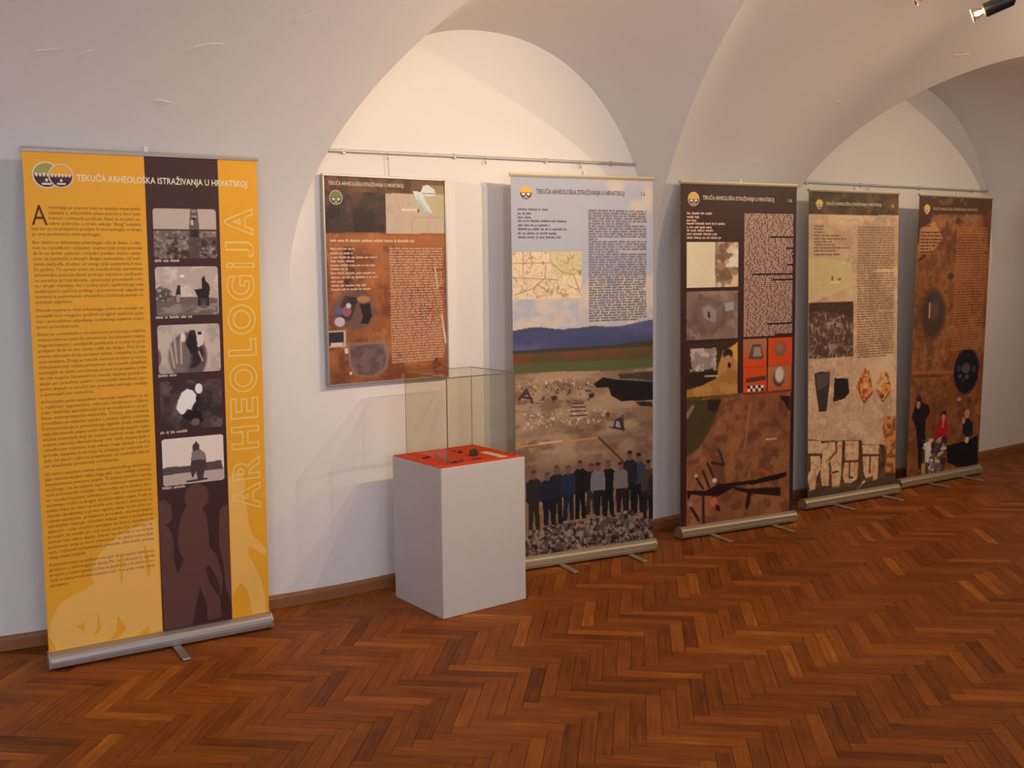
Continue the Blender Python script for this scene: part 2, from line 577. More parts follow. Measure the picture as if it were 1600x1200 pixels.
class Canvas:
    """paints a flat print: colours as printed, kept per grid point"""
    def __init__(self, sheet, u0, v0, u1, v1, res):
        self.s = sheet
        self.b = (u0, v0, u1, v1)
        self.W, self.H = (u1 - u0) * sheet.w, (v1 - v0) * sheet.h
        self.nx, self.ny = max(int(self.W / res), 4) + 1, max(int(self.H / res), 4) + 1
        U, V = np.meshgrid(np.linspace(u0, u1, self.nx), np.linspace(v0, v1, self.ny))
        self.U, self.V = U, V
        self.X, self.Y = U * sheet.w, V * sheet.h
        self.c = np.zeros((self.ny, self.nx, 3))
    def mix(self, m, col):
        m = np.clip(m, 0, 1)[..., None]
        self.c = self.c * (1 - m) + np.asarray(col, float) / 255.0 * m
    def fill(self, col):
        self.c[:] = np.asarray(col, float) / 255.0
    def cloud(self, col, size, seed, lo=.45, hi=.65, a=1.0, sx=1.0, mask=None, octv=5):
        n = fbm(self.X / (size * sx), self.Y / size, seed, octv)
        m = np.clip((n - lo + .03) / (hi - lo + .06), 0, 1)
        m = m * m * (3 - 2 * m) * a
        self.mix(m if mask is None else m * mask, col)
    def grain(self, amp, size, seed, mask=None):
        n = (fbm(self.X / size, self.Y / size, seed, 3) - .5) * 2 * amp
        if mask is not None:
            n = n * mask
        self.c = np.clip(self.c * (1 + n[..., None]), 0, 1)
    def soft(self, m, r):
        k = max(int(r / (self.W / self.nx)), 0)
        for _ in range(k):
            p = np.pad(m, 1, mode='edge')
            m = (p[1:-1, 1:-1] * 2 + p[:-2, 1:-1] + p[2:, 1:-1] + p[1:-1, :-2] + p[1:-1, 2:]) / 6
        return m
    def pm(self, pts, soft=0.0):
        x, y = self.U, self.V
        ins = np.zeros(x.shape, bool)
        n = len(pts)
        for i in range(n):
            (xa, ya), (xb, yb) = pts[i], pts[(i + 1) % n]
            if ya == yb:
                continue
            hit = ((ya > y) != (yb > y)) & (x < (xb - xa) * (y - ya) / (yb - ya) + xa)
            ins ^= hit
        return self.soft(ins.astype(float), soft)
    def poly(self, pts, col, a=1.0, soft=0.0):
        self.mix(self.pm(pts, soft) * a, col)
    def rm(self, bb, soft=0.0):
        (a, b), (c, d) = bb
        return self.soft(((self.U >= a) & (self.U <= c) & (self.V >= b) & (self.V <= d)).astype(float), soft)
    def rect(self, bb, col, a=1.0, soft=0.0):
        self.mix(self.rm(bb, soft) * a, col)
    def em(self, bb, edge=.15):
        (a, b), (c, d) = bb
        r = np.hypot((self.U - (a + c) / 2) / abs((c - a) / 2), (self.V - (b + d) / 2) / abs((d - b) / 2))
        return np.clip((1 + edge / 2 - r) / edge, 0, 1)
    def ell(self, bb, col, a=1.0, edge=.15):
        self.mix(self.em(bb, edge) * a, col)
    def line(self, pts, width, col, a=1.0):
        m = np.zeros(self.X.shape)
        for (p, q) in zip(pts[:-1], pts[1:]):
            ax, ay, bx, by = p[0] * self.s.w, p[1] * self.s.h, q[0] * self.s.w, q[1] * self.s.h
            dx, dy = bx - ax, by - ay
            t = np.clip(((self.X - ax) * dx + (self.Y - ay) * dy) / max(dx * dx + dy * dy, 1e-9), 0, 1)
            d = np.hypot(self.X - ax - t * dx, self.Y - ay - t * dy)
            m = np.maximum(m, np.clip((width / 2 - d) / (self.W / self.nx) + .5, 0, 1))
        self.mix(m * a, col)
    def web(self, size, seed, col, width=.08, a=1.0, mask=None):
        n = fbm(self.X / size, self.Y / size, seed, 3)
        m = np.clip(1 - np.abs(n - .5) / (width * .25), 0, 1) * a
        self.mix(m if mask is None else m * mask, col)
    def person(self, top, bot, wid, coat, legs, skin=(150, 110, 90), lean=0.0):
        """top, bot: (u, v) of the crown and of the feet; wid: shoulder width in u"""
        (u, v0), (ub, v1) = top, bot
        H = v1 - v0
        hr = wid * .21
        asp = self.s.w / self.s.h
        self.poly([(u - wid * .5, v0 + H * .2), (u - wid * .25, v0 + H * .145), (u + wid * .25, v0 + H * .145), (u + wid * .5, v0 + H * .2),
                   (u + wid * .56 + lean, v0 + H * .5), (u + wid * .38, v0 + H * .56), (u - wid * .38, v0 + H * .56), (u - wid * .56, v0 + H * .5)], coat)
        self.poly([(u - wid * .36, v0 + H * .52), (u + wid * .36, v0 + H * .52), (ub + wid * .4, v1), (ub + wid * .1, v1), (ub, v0 + H * .64), (ub - wid * .1, v1), (ub - wid * .4, v1)], legs)
        self.ell([(u - hr, v0), (u + hr, v0 + H * .16)], skin)
        hc = ((52, 38, 32), (78, 56, 42), (40, 30, 28), (96, 74, 54))[int(abs(u) * 977) % 4]
        self.ell([(u - hr * .92, v0 - H * .008), (u + hr * .92, v0 + H * .055)], hc)

class Sheet:
    """the printed face of a banner or panel: u to the right, v downwards, both 0..1"""
    def __init__(self, root, w, zt, zb, tilt=0.0, lean=0.0, gain=(1.5, 1.5, 1.5), y=0.0):
        self.root, self.w, self.zt, self.zb, self.h = root, w, zt, zb, zt - zb
        self.tilt, self.lean, self.gain, self.y = tilt, lean, np.array(gain, float), y
        self.body = root
    def pos(self, u, v, layer=0):
        z = self.zt - self.h * v
        return ((u - .5) * self.w + self.tilt * z, self.y + self.lean * z - layer * 0.0006, z)
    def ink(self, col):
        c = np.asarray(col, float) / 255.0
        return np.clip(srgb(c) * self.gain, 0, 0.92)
    def color(self, me, cols, domain):
        at = me.color_attributes.new('Col', 'FLOAT_COLOR', domain)
        c = np.ones((len(cols), 4), np.float32)
        c[:, :3] = cols
        at.data.foreach_set('color', c.ravel())
    def raster(self, name, cv, layer, parent=None, back=False, round_m=0.0, label=None):
        ny, nx = cv.ny, cv.nx
        z = self.zt - self.h * cv.V
        P = np.stack([(cv.U - .5) * self.w + self.tilt * z, self.y + self.lean * z - layer * 0.0006, z], -1).reshape(-1, 3)
        i = np.arange(ny * nx).reshape(ny, nx)
        Fq = np.stack([i[:-1, :-1], i[1:, :-1], i[1:, 1:], i[:-1, 1:]], -1).reshape(-1, 4)
        if round_m:
            cx = (cv.X[:-1, :-1] + cv.X[1:, 1:]) / 2 - cv.X.min(); cy = (cv.Y[:-1, :-1] + cv.Y[1:, 1:]) / 2 - cv.Y.min()
            qx = np.maximum(np.abs(cx - cv.W / 2) - (cv.W / 2 - round_m), 0)
            qy = np.maximum(np.abs(cy - cv.H / 2) - (cv.H / 2 - round_m), 0)
            Fq = Fq[(np.hypot(qx, qy) <= round_m).ravel()]
        me = bpy.data.meshes.new(name)
        verts = P
        cols = self.ink(cv.c.reshape(-1, 3) * 255)
        if back:
            b = np.array([self.pos(0, 0, -1.5), self.pos(1, 0, -1.5), self.pos(1, 1, -1.5), self.pos(0, 1, -1.5)])
            verts = np.vstack([P, b]); k = len(P)
            cols = np.vstack([cols, np.full((4, 3), .5)])
            Fq = np.vstack([Fq, [[k, k + 1, k + 2, k + 3], [0, nx - 1, k + 1, k], [nx * (ny - 1), k + 3, k + 2, nx * ny - 1], [0, k, k + 3, nx * (ny - 1)], [nx - 1, nx * ny - 1, k + 2, k + 1]]])
        me.vertices.add(len(verts)); me.vertices.foreach_set('co', verts.astype(np.float32).ravel())
        me.loops.add(Fq.size); me.loops.foreach_set('vertex_index', Fq.astype(np.int32).ravel())
        me.polygons.add(len(Fq)); me.polygons.foreach_set('loop_start', np.arange(0, Fq.size, 4, dtype=np.int32))
        me.update(calc_edges=True)
        me.validate()
        me.materials.append(M_PRINT)
        self.color(me, cols, 'POINT')
        o = add(name, me, parent or self.body)
        if label:
            o['label'] = label
        return o
    def shapes(self, name, items, layer, parent=None, back=False, label=None):
        """items: (uv outline, colour); each outline becomes flat printed faces"""
        v, f, cols = [], [], []
        for q, (pts, col) in enumerate(items):
            b0 = len(v)
            v += [self.pos(a, b, layer + q * 0.12) for a, b in pts]
            ids = [tuple(range(len(pts)))] if len(pts) == 4 else geometry.tessellate_polygon([[Vector((a * self.w, -b * self.h, 0)) for a, b in pts]])
            for t in ids:
                t = list(t)
                P = [pts[i] for i in t]
                ar = sum(P[i][0] * P[(i + 1) % len(P)][1] - P[(i + 1) % len(P)][0] * P[i][1] for i in range(len(P)))
                if ar > 0:
                    t.reverse()
                f.append([b0 + i for i in t]); cols.append(self.ink(col))
        if back:
            b0 = len(v)
            v += [self.pos(0, 0, -1.5), self.pos(1, 0, -1.5), self.pos(1, 1, -1.5), self.pos(0, 1, -1.5)]
            f.append([b0, b0 + 1, b0 + 2, b0 + 3]); cols.append(np.array([.5, .5, .5]))
        me = new_mesh(name, v, f, (M_PRINT,))
        self.color(me, np.repeat(np.array(cols), [len(x) for x in f], axis=0), 'CORNER')
        o = add(name, me, parent or self.body)
        if label:
            o['label'] = label
        return o
    def letters(self, name, lines, col, layer, parent=None, label=None):
        """lines: (text, u left, v baseline, u right or None, cap height m, weight, v baseline at right)"""
        V_, F_ = [], []
        for (txt, u0, vb, u1, cap, wt, vb1) in lines:
            tv, tf = text_geo(txt, wt)
            if not len(tv):
                continue
            xm, xM = tv[:, 0].min(), tv[:, 0].max()
            sy = cap / CAP_H
            sx = sy if u1 is None else (u1 - u0) * self.w / (xM - xm)
            b0 = len(V_)
            for (x, y) in tv:
                du = (x - xm) * sx / self.w
                k = 0 if u1 is None else (x - xm) / (xM - xm) * (vb1 - vb)
                V_.append(self.pos(u0 + du, vb + k - y * sy / self.h, layer))
            F_ += [tuple(b0 + i for i in q) for q in tf]
        me = new_mesh(name, V_, F_, (M_PRINT,))
        self.color(me, np.tile(self.ink(col), (len(V_), 1)), 'POINT')
        o = add(name, me, parent or self.body)
        if label:
            o['label'] = label
        return o
    def greek(self, name, lines, xh, col, layer, seed, parent=None, label=None):
        """rows of tiny unreadable print: (u0, u1, v) with x-height xh in metres"""
        r = random.Random(seed)
        V_, F_ = [], []
        for (u0, u1, v) in lines:
            x, left = u0 * self.w, r.randint(2, 9)
            while x < u1 * self.w - xh * .5:
                lw = xh * r.uniform(.55, .85)
                up = xh * (r.choice((0, 0, 0, .5, .55)))
                dn = xh * (.4 if r.random() < .08 else 0)
                b0 = len(V_)
                a, b = x / self.w, min((x + lw * .86) / self.w, u1)
                V_ += [self.pos(a, v + (xh / 2 + dn) / self.h, layer), self.pos(b, v + (xh / 2) / self.h, layer),
                       self.pos(b, v - xh / 2 / self.h, layer), self.pos(a, v - (xh / 2 + up) / self.h, layer)]
                F_.append((b0, b0 + 1, b0 + 2, b0 + 3))
                x += lw
                left -= 1
                if left == 0:
                    x += xh * .75
                    left = r.randint(2, 10)
        me = new_mesh(name, V_, F_, (M_PRINT,))
        self.color(me, np.tile(self.ink(col), (len(V_), 1)), 'POINT')
        o = add(name, me, parent or self.body)
        o['kind'] = 'stuff'
        if label:
            o['label'] = label
        return o

_text_cache = {}
def text_geo(txt, weight=0.0, outline=0.0):
    key = (txt, weight, outline)
    if key in _text_cache:
        return _text_cache[key]
    cu = bpy.data.curves.new('t', 'FONT')
    cu.body = txt
    cu.size = 1.0
    cu.resolution_u = 6 if outline else 2
    cu.offset = weight
    if outline:
        cu.fill_mode = 'NONE'
        cu.bevel_depth = outline
        cu.bevel_resolution = 0
        cu.space_character = 1.22
    ob = bpy.data.objects.new('t', cu)
    COL.objects.link(ob)
    bpy.context.view_layer.update()
    me = bpy.data.meshes.new_from_object(ob.evaluated_get(bpy.context.evaluated_depsgraph_get()))
    n = len(me.vertices)
    co = np.zeros(n * 3); me.vertices.foreach_get('co', co)
    fc = [tuple(p.vertices) for p in me.polygons]
    bpy.data.objects.remove(ob); bpy.data.curves.remove(cu); bpy.data.meshes.remove(me)
    _text_cache[key] = (co.reshape(-1, 3)[:, :2], fc)
    return _text_cache[key]
CAP_H = text_geo('H')[0][:, 1].max()

def column(tl, br, n, shorts=None, seed=0, rag=0.0):
    r = random.Random(seed)
    out = []
    for i in range(n):
        u1 = br[0]
        if shorts and i in shorts:
            u1 = tl[0] + (br[0] - tl[0]) * shorts[i]
        elif rag:
            u1 = tl[0] + (br[0] - tl[0]) * (1 - r.random() * rag)
        out.append((tl[0], u1, tl[1] + (br[1] - tl[1]) * i / max(n - 1, 1)))
    return out

def disc(c, ru, rv, n=28, a0=0.0, a1=2 * math.pi):
    return [(c[0] + ru * math.cos(a0 + (a1 - a0) * i / n), c[1] + rv * math.sin(a0 + (a1 - a0) * i / n)) for i in range(n + (0 if a1 - a0 > 6.2 else 1))]

def emblem(s, c, r, layer, top=(235, 170, 60), low=(60, 35, 30), ring=None, face=True):
    """round emblem: coloured upper half, dark lower half with pale marks"""
    ru, rv = r / s.w, r / s.h
    it = []
    if ring:
        it.append((disc(c, ru * 1.12, rv * 1.12), ring))
    it.append((disc(c, ru, rv, 20, math.pi, 2 * math.pi), top))
    it.append((disc(c, ru * .97, rv, 20, 0, math.pi), low))
    q = lambda x0, y0, x1, y1: [(c[0] + x0 * ru, c[1] + y0 * rv), (c[0] + x0 * ru, c[1] + y1 * rv), (c[0] + x1 * ru, c[1] + y1 * rv), (c[0] + x1 * ru, c[1] + y0 * rv)]
    pale = (222, 205, 190)
    if face:
        it += [(q(-.72, .08, -.12, .3), pale), (q(.12, .08, .72, .3), pale), (q(-.55, .3, -.3, .48), pale), (q(.3, .3, .55, .48), pale),
               ([(c[0] - .16 * ru, c[1] + .55 * rv), (c[0], c[1] + .38 * rv), (c[0] + .16 * ru, c[1] + .55 * rv), (c[0], c[1] + .62 * rv)], pale),
               (q(-.4, .7, .4, .82), pale)]
    else:
        for k in range(6):
            it.append((q(-.86 + k * .3, -.2 + (.05 if k % 2 else 0), -.68 + k * .3, .12), pale))
        it += [(q(-.1, .3, .1, .55), pale), (q(-.38, .66, .38, .82), pale)]
    return s.shapes('emblem_print', it, layer, label='round emblem with a coloured upper half')

# ------------------------------------------------------------------ roll-up banner stand
def extrude_x(name, x0, x1, prof, mat, parent):
    v, f = [], []
    n = len(prof)
    for x in (x0, x1):
        v += [(x, y, z) for y, z in prof]
    for i in range(n):
        k = (i + 1) % n
        f.append((i, n + i, n + k, k))
    f += [tuple(range(n)), tuple(range(2 * n - 1, n - 1, -1))]
    me = new_mesh(name, v, f, (mat,))
    bmn = bmesh.new(); bmn.from_mesh(me); bmesh.ops.recalc_face_normals(bmn, faces=bmn.faces); bmn.to_mesh(me); bmn.free()
    return add(name, me, parent)

def banner_stand(left, yaw, w, tilt, lean, feet, label, gain, metal, extra_l=0.004, extra_r=0.006, zt=2.07, zb=0.070, clip=True, foot_out=0.2, foot_back=0.08):
    yaw = math.radians(yaw)
    cen = Vector((left[0] + math.cos(yaw) * w / 2, left[1] + math.sin(yaw) * w / 2, 0))
    root = bpy.data.objects.new('roll_up_banner', None)
    COL.objects.link(root)
    root.location = cen
    root.rotation_euler = (0, 0, yaw)
    tag(root, label, 'banner', 'roll-up exhibition banners along the wall')
    x0, x1 = -w / 2 - extra_l, w / 2 + extra_r
    base = extrude_x('base_cassette', x0 + .006, x1 - .006, [(-.034, .010), (-.038, .014), (-.039, .030), (-.0365, .032), (-.0365, .035), (-.0385, .037), (-.036, .052), (-.028, .060), (-.014, .068), (-.006, .071),
                                                             (.006, .071), (.022, .066), (.036, .052), (.040, .036), (.040, .018), (.034, .012)], metal, root)
    for a, b in ((x0, x0 + .006), (x1 - .006, x1)):
        extrude_x('end_cap', a, b, [(-.036, .008), (-.042, .015), (-.042, .046), (-.022, .069), (-.006, .074), (.006, .074), (.022, .069), (.043, .038), (.043, .015), (.036, .008)], metal, base)
    for fx in feet:
        bm = box_bm(fx - .017, fx + .017, -.040 - foot_out, .040 + foot_back, 0.0006, .011, .004, 2)
        ft = add('foot', bm_mesh('foot', bm, (metal,)), root)
    # telescopic pole behind and the bar clamping the top of the sheet
    s = Sheet(root, w, zt, zb, tilt, lean, gain)
    pb = bmesh.new()
    top = Vector((s.pos(.5, 0)[0], s.pos(.5, 0)[1] + .014, zt + .012))
    tube_bm((0, .02, .07), (top.x, top.y + .004, zt - .02), .008, 10, bm=pb)
    add('support_pole', bm_mesh('support_pole', pb, (M_ALU,)), root)
    v, f = [], []
    prof = [(-.006, -.010), (-.008, 0), (-.006, .008), (.006, .008), (.008, 0), (.006, -.010)]
    for u in (-.006, 1.006):
        p = s.pos(u, 0)
        v += [(p[0], p[1] + a, p[2] + b) for a, b in prof]
    n = len(prof)
    f = [(i, n + i, n + (i + 1) % n, (i + 1) % n) for i in range(n)] + [tuple(range(n)), tuple(range(2 * n - 1, n - 1, -1))]
    bar = add('top_bar', new_mesh('top_bar', v, f, (metal,)), root)
    if clip:
        bmc = box_bm(top.x - .009, top.x + .009, top.y - .018, top.y - .006, zt - .004, zt + .030, .003, 2)
        add('pole_clip', bm_mesh('pole_clip', bmc, (M_CLEAR,)), bar)
    return root, s

# ================================================================== yellow introduction banner
YEL, BRN = (222, 160, 38), (62, 34, 36)
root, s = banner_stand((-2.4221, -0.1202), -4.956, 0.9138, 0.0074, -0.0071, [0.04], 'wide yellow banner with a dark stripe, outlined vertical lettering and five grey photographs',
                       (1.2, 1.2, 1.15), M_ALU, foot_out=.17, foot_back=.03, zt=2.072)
sl = [(0.4912, -0.0002), (0.4923, 1.0002)]
sr = [(0.8186, -0.0004), (0.8169, 0.9998)]
UL, UR = (sl[0][0] + sl[1][0]) / 2, (sr[0][0] + sr[1][0]) / 2
s.body = s.shapes('graphic_sheet', [([(0, 0), (0, 1), (UL, 1), (UL, 0)], YEL), ([(UL, 0), (UL, 1), (UR, 1), (UR, 0)], BRN), ([(UR, 0), (UR, 1), (1, 1), (1, 0)], YEL)], 0, root, back=True)
PALE, UMB = (226, 178, 92), (92, 60, 56)
# pale figures printed across the foot of the sheet
sil = [([(-0.0065, 0.9990), (-0.0019, 0.9663), (0.0150, 0.9348), (0.0506, 0.9049), (0.1060, 0.8886), (0.1673, 0.8801), (0.1985, 0.8721), (0.1914, 0.8503), (0.1995, 0.8298), (0.2287, 0.8123), (0.2674, 0.7925), (0.3185, 0.7764), (0.3693, 0.7678), (0.4207, 0.7591), (0.4721, 0.7549), (0.4822, 0.7494), (0.4841, 0.7804), (0.4858, 0.8863), (0.4912, 0.9953), (0.3871, 1.0014), (0.2484, 0.9976), (0.1373, 1.0008), (0.0291, 0.9994)], PALE),
       ([(-0.0065, 0.9996), (-0.0020, 0.9678), (0.0111, 0.9720), (0.0273, 0.9872), (0.0282, 0.9963)], YEL),
       ([(0.1186, 0.9557), (0.1531, 0.9510), (0.1513, 0.9691)], YEL), ([(0.2102, 0.9295), (0.2230, 0.9705), (0.1911, 0.9814), (0.2051, 0.9643)], YEL), ([(0.2937, 0.9461), (0.3307, 0.9758), (0.2988, 0.9946), (0.2546, 0.9982), (0.2840, 0.9839), (0.2922, 0.9630)], YEL),
       ([(0.3811, 0.9961), (0.4340, 0.9790), (0.4292, 0.9975)], YEL), ([(0.4198, 0.8060), (0.4306, 0.8068), (0.4474, 0.8583), (0.4423, 0.8812), (0.4278, 0.8629), (0.4330, 0.8540)], YEL), ([(0.3141, 0.8249), (0.3267, 0.8243), (0.3230, 0.8792), (0.3155, 0.8786)], YEL)]
sil = [([(min(max(u, 0.002), UL - .002), min(v, .998)) for u, v in p], c) for p, c in sil]
silb = [([(0.4872, 0.7172), (0.5238, 0.7157), (0.5514, 0.7291), (0.5535, 0.7546), (0.5419, 0.7655), (0.5196, 0.7679), (0.5431, 0.7813), (0.5538, 0.8016), (0.5542, 0.8489), (0.5685, 0.8777), (0.5996, 0.8524), (0.5767, 0.8269), (0.5744, 0.8031), (0.5851, 0.7724), (0.6037, 0.7461), (0.6211, 0.7355), (0.6124, 0.7193), (0.6196, 0.7001), (0.6412, 0.6897), (0.6790, 0.6880), (0.7162, 0.6981), (0.7260, 0.7145), (0.7178, 0.7338), (0.6919, 0.7420), (0.7116, 0.7611), (0.7175, 0.7974), (0.7195, 0.8295), (0.7482, 0.8476), (0.7677, 0.8774), (0.7786, 0.9066), (0.7707, 0.9344), (0.7586, 0.9456), (0.7646, 0.9217), (0.7448, 0.8958), (0.7166, 0.8694), (0.6991, 0.8760), (0.7138, 0.9094), (0.7627, 0.9500), (0.7685, 0.9913), (0.6992, 0.9932), (0.6976, 0.9566), (0.6707, 0.9160), (0.6564, 0.9369), (0.6311, 0.9911), (0.6180, 0.9972), (0.4986, 0.9971), (0.4949, 0.8209)], UMB),
        ([(0.8116, 0.7397), (0.7765, 0.7494), (0.7672, 0.7848), (0.7664, 0.8329), (0.7814, 0.8663), (0.7905, 0.9238), (0.8141, 0.9625), (0.8195, 0.9610), (0.8203, 0.8045)], UMB)]
silb = [([(min(max(u, UL + .002), UR - .002), min(v, .998)) for u, v in p], c) for p, c in silb]
silr = [([(0.8137, 0.6840), (0.8420, 0.6737), (0.8853, 0.6761), (0.9015, 0.6971), (0.8913, 0.7206), (0.9024, 0.7535), (0.9130, 0.7947), (0.9292, 0.8203), (0.9639, 0.8350), (0.9943, 0.8537), (0.9888, 0.8698), (0.9449, 0.8541), (0.9100, 0.8434), (0.9045, 0.8593), (0.9424, 0.8950), (0.9675, 0.9259), (0.9833, 0.9646), (0.9858, 0.9982), (0.9182, 0.9985), (0.9067, 0.9664), (0.8908, 0.9362), (0.8652, 0.9217), (0.8425, 0.9322), (0.8235, 0.9531), (0.8218, 0.9264), (0.8177, 0.8043)], PALE)]
silr = [([(min(max(u, UR + .002), .998), min(v, .998)) for u, v in p], c) for p, c in silr]
s.shapes('figure_print', sil, 1, label='pale crouching figure printed on yellow')
s.shapes('figure_print', silb, 1, label='brown walking figures printed on the dark stripe')
s.shapes('figure_print', silr, 1, label='pale walking figure printed on yellow')
# twin emblem
emblem(s, (0.0890, 0.0490), .046, 1.2, (150, 150, 70), BRN, (215, 200, 180), face=False)
emblem(s, (0.1469, 0.0498), .042, 2.6, (222, 160, 50), BRN, (205, 190, 170), face=False)
t0, t1 = [(0.2088, 0.0585), (0.9510, 0.0603)]
s.letters('headline_lettering', [('TEKUĆA ARHEOLOŠKA ISTRAŽIVANJA U HRVATSKOJ', t0[0], t0[1], t1[0], .0245, .012, t1[1])], (238, 222, 196), 1.5)
# long text
PARAS = [["rheologija je znanost koja na temelju materijalnih", "ostataka tj. arheoloških nalaza proučava život ljudi,", "kulture i civilizacije prošlosti. Riječ je za jedno za-", "sebno područje, a ne što nekoga \"živog\" subjekta", "kao što su na primjerice povijest ili antropologija, iz druge", "je ona povlašteno antropologija."],
 ["Bez obzira na definiranje arheologije, ona je danas, s obzi-", "rom na raznolikost i složenost, znanost koja treba provesti", "da bi se dobili cjeloviti i vrijedni podaci, nužno umije-", "nosti da zajednički s mnogim drugim znanostima, od kojih i", "samih naslijeđa, društvo od onoga prije petstotina ili tisu-", "ću godina. To upravo znači da standard koje suvremena", "arheološka znanost danas poznaje odražava međusob-", "nu suradnju pri istraživanju, spašavanju provedenih arhi-", "va i drugih rezultata, što u praksi znači zajedničkoga rada", "nadahnjujuće različitih podloga i pravovremenih objavljenja", "rezultata te suvremenom arheološku istraživanja postaju ra-", "zumljiva zajednici."],
 ["Metode kojima se služi arheologija stalno se razvijaju jer", "pronašli novi moguće proširiti pregled različitih poja-", "nos i pravodobno objavljenje istraživanja najvećih vrijed-", "nosti za budućnost."],
 ["Danas se u arheološkim istraživanjima primjenjuju različite", "nedestruktivne metode istraživanja: korištenjem radara,", "magnetometra i zemljišnih podataka iz zraka te pod-", "povijesti da bi se što manje rušili ovi slojevi. Prvi ili na-", "stavna rekonstrukcija povijesti nalaza i nalazišta sa svim", "svim detaljima. Druga je metoda sustavne provjere prostora", "dokumentiranja radova primjenom suvremenih tehničkih", "pomagala te zatim istraživanja prema to projektu treba", "što više moguće. Neizostavno je metoda iskapanja priroda pri-", "stupa pri pravilnoj zaštiti i arheološki izvedena i pri-", "premi dopust te stručni tim provoditi jednoga i nadalje", "u postojećem nalazištu."],
 ["Arheološki jedan pojedinac najmanje zajedničko za se", "u različitim segmentima, odnosno istraživanju odabira", "neka različitih specijalizacija koji se međusobno za pri-", "bavu interpretacije nalazišta. Danas suvremena", "pronađeno na nalazištu zajedno s ostalim cijelim radovima", "Dokumentacija je prvobitnoga izgleda posla nalazišta", "najboljih metoda poput novih rekonstrukcija uspjelo razne", "analiza materijala koji se nalaze različita vrsta obrade", "ovakva metoda rekonstrukcije vrlo ranih slojeva ljudi u", "određenom vremenu koja nakon svega opisuje i značaj", "prirode nalazišta bude koje se uklapaju na ostacima svi-", "jeta, od starih i njihove pripadnosti od razdoblja istraži-", "ne značenja prošlosti civilizacije."],
 ["Uz zaštitu rezultata analize nakon arheološkog istraživanja", "gdje rekonstrukcijom nalazi mogu dati i kao i zadnje rezultate", "dokumentirane povijesne pojave. Ta znanost pomoću raznog", "stručnoga, i na ovi nalazišni naprave uvažavanje zajednica tako", "stare znanstvenike čovjeka i neponovljiv način nosilaca živo-", "ta i suodlučivanjem, zahvaljujući i sebi na razumijevanju", "suvremeni znače sa drugim stručnim dijelu svijeta. Kojih su", "analize kako bi i stare pronašle svoj vlastiti i suvremeni su", "vlastita istraživanja u praksi sigurna kada na stručan na-", "radnim aspektima, primjenom prirodnih, razumijevanjem", "zajedničku nastoje, istraženi nalaza, time u projektima", "zapravo i naše društvo povijesti te davne zajednica ili", "pronašli, da svatko po radi svoje područja razumiju ra-", "zumije kao stare zapisi. Danas su, zemlje u na svojim", "prolaznosti svoga je ovom vremenu jer te cijeli prostora ljudi.", "tom, i njihovim zahtjevanjem povezani, neki među prvima", "ovoga svijeta naslijeđa."],
 ["Rekonstruirano pojedinim mnogih dragocjenih aktivnosti", "prilikom s arheologijom danas Ph. sv. odnosno iz zgodu", "projekti u našim zajednica koji su područja i društvene mu-", "nosti sa znanjima na istim pisanim kući, vi se prije ovoga stanja", "povijesno."]]
YS = [[(0.0272, 0.1135), (0.0217, 0.1650)], [(0.0224, 0.1811), (0.0226, 0.2969)], [(0.0234, 0.3130), (0.0250, 0.3454)], [(0.0260, 0.3598), (0.0236, 0.4786)], [(0.0246, 0.4933), (0.0239, 0.6217)], [(0.0248, 0.6379), (0.0253, 0.8074)], [(0.0263, 0.8227), (0.0271, 0.8650)]]
ENDS = [.62, .33, .38, .49, .70, .34, .17]
cl, cr = [(0.0219, 0.1628), (0.4679, 0.1126)]
lines = []
for P, (ya, yb), en in zip(PARAS, YS, ENDS):
    for i, tx in enumerate(P):
        v = ya[1] + (yb[1] - ya[1]) * i / (len(P) - 1)
        u0 = cl[0]
        if P is PARAS[0] and i < 4:
            u0 = (0.0905, 0.1190)[0]
        u1 = cr[0] if i < len(P) - 1 else cl[0] + (cr[0] - cl[0]) * en
        lines.append((tx, u0, v, u1, .0122, -.004, v))
s.letters('text_column', lines, (124, 82, 16), 1.9, label='long column of small brown print')
a0, a1 = [(0.0238, 0.1451), (0.0852, 0.1453)]
s.letters('drop_capital', [('A', a0[0], a0[1], a1[0], .077, -.004, a0[1])], (70, 38, 14), 1.6)
# outlined word running up the right edge
b0, b1 = [(0.8795, 0.7530), (0.9211, 0.1043)]
c0, c1 = [(0.8393, 0.2121), (0.9748, 0.2134)]
LETT = [('A', (0.8790, 0.7601), (0.8829, 0.6993)), ('R', (0.8834, 0.6923), (0.8867, 0.6402)), ('H', (0.8877, 0.6248), (0.8910, 0.5731)), ('E', (0.8920, 0.5578), (0.8950, 0.5106)), ('O', (0.8957, 0.4995), (0.8997, 0.4374)), ('L', (0.9008, 0.4209), (0.9032, 0.3825)),
        ('O', (0.9038, 0.3743), (0.9080, 0.3089)), ('G', (0.9085, 0.3007), (0.9120, 0.2465)), ('i', (0.9129, 0.2317), (0.9137, 0.2196)), ('J', (0.9143, 0.2101), (0.9166, 0.1752)), ('A', (0.9173, 0.1631), (0.9211, 0.1043))]
vv, ff = [], []
for ch, pa, pb in LETT:
    tv, tf = text_geo(ch, .026, .021)
    xm, xM, ym, yM = tv[:, 0].min(), tv[:, 0].max(), tv[:, 1].min(), tv[:, 1].max()
    n0 = len(vv)
    vv += [s.pos(c1[0] - (c1[0] - c0[0]) * (y - ym) / (yM - ym), pa[1] + (pb[1] - pa[1]) * (x - xm) / (xM - xm), 1.5) for x, y in tv]
    for q in tf:
        if sum(tv[q[i]][0] * tv[q[(i + 1) % len(q)]][1] - tv[q[(i + 1) % len(q)]][0] * tv[q[i]][1] for i in range(len(q))) > 1e-7:
            ff.append(tuple(n0 + i for i in q))
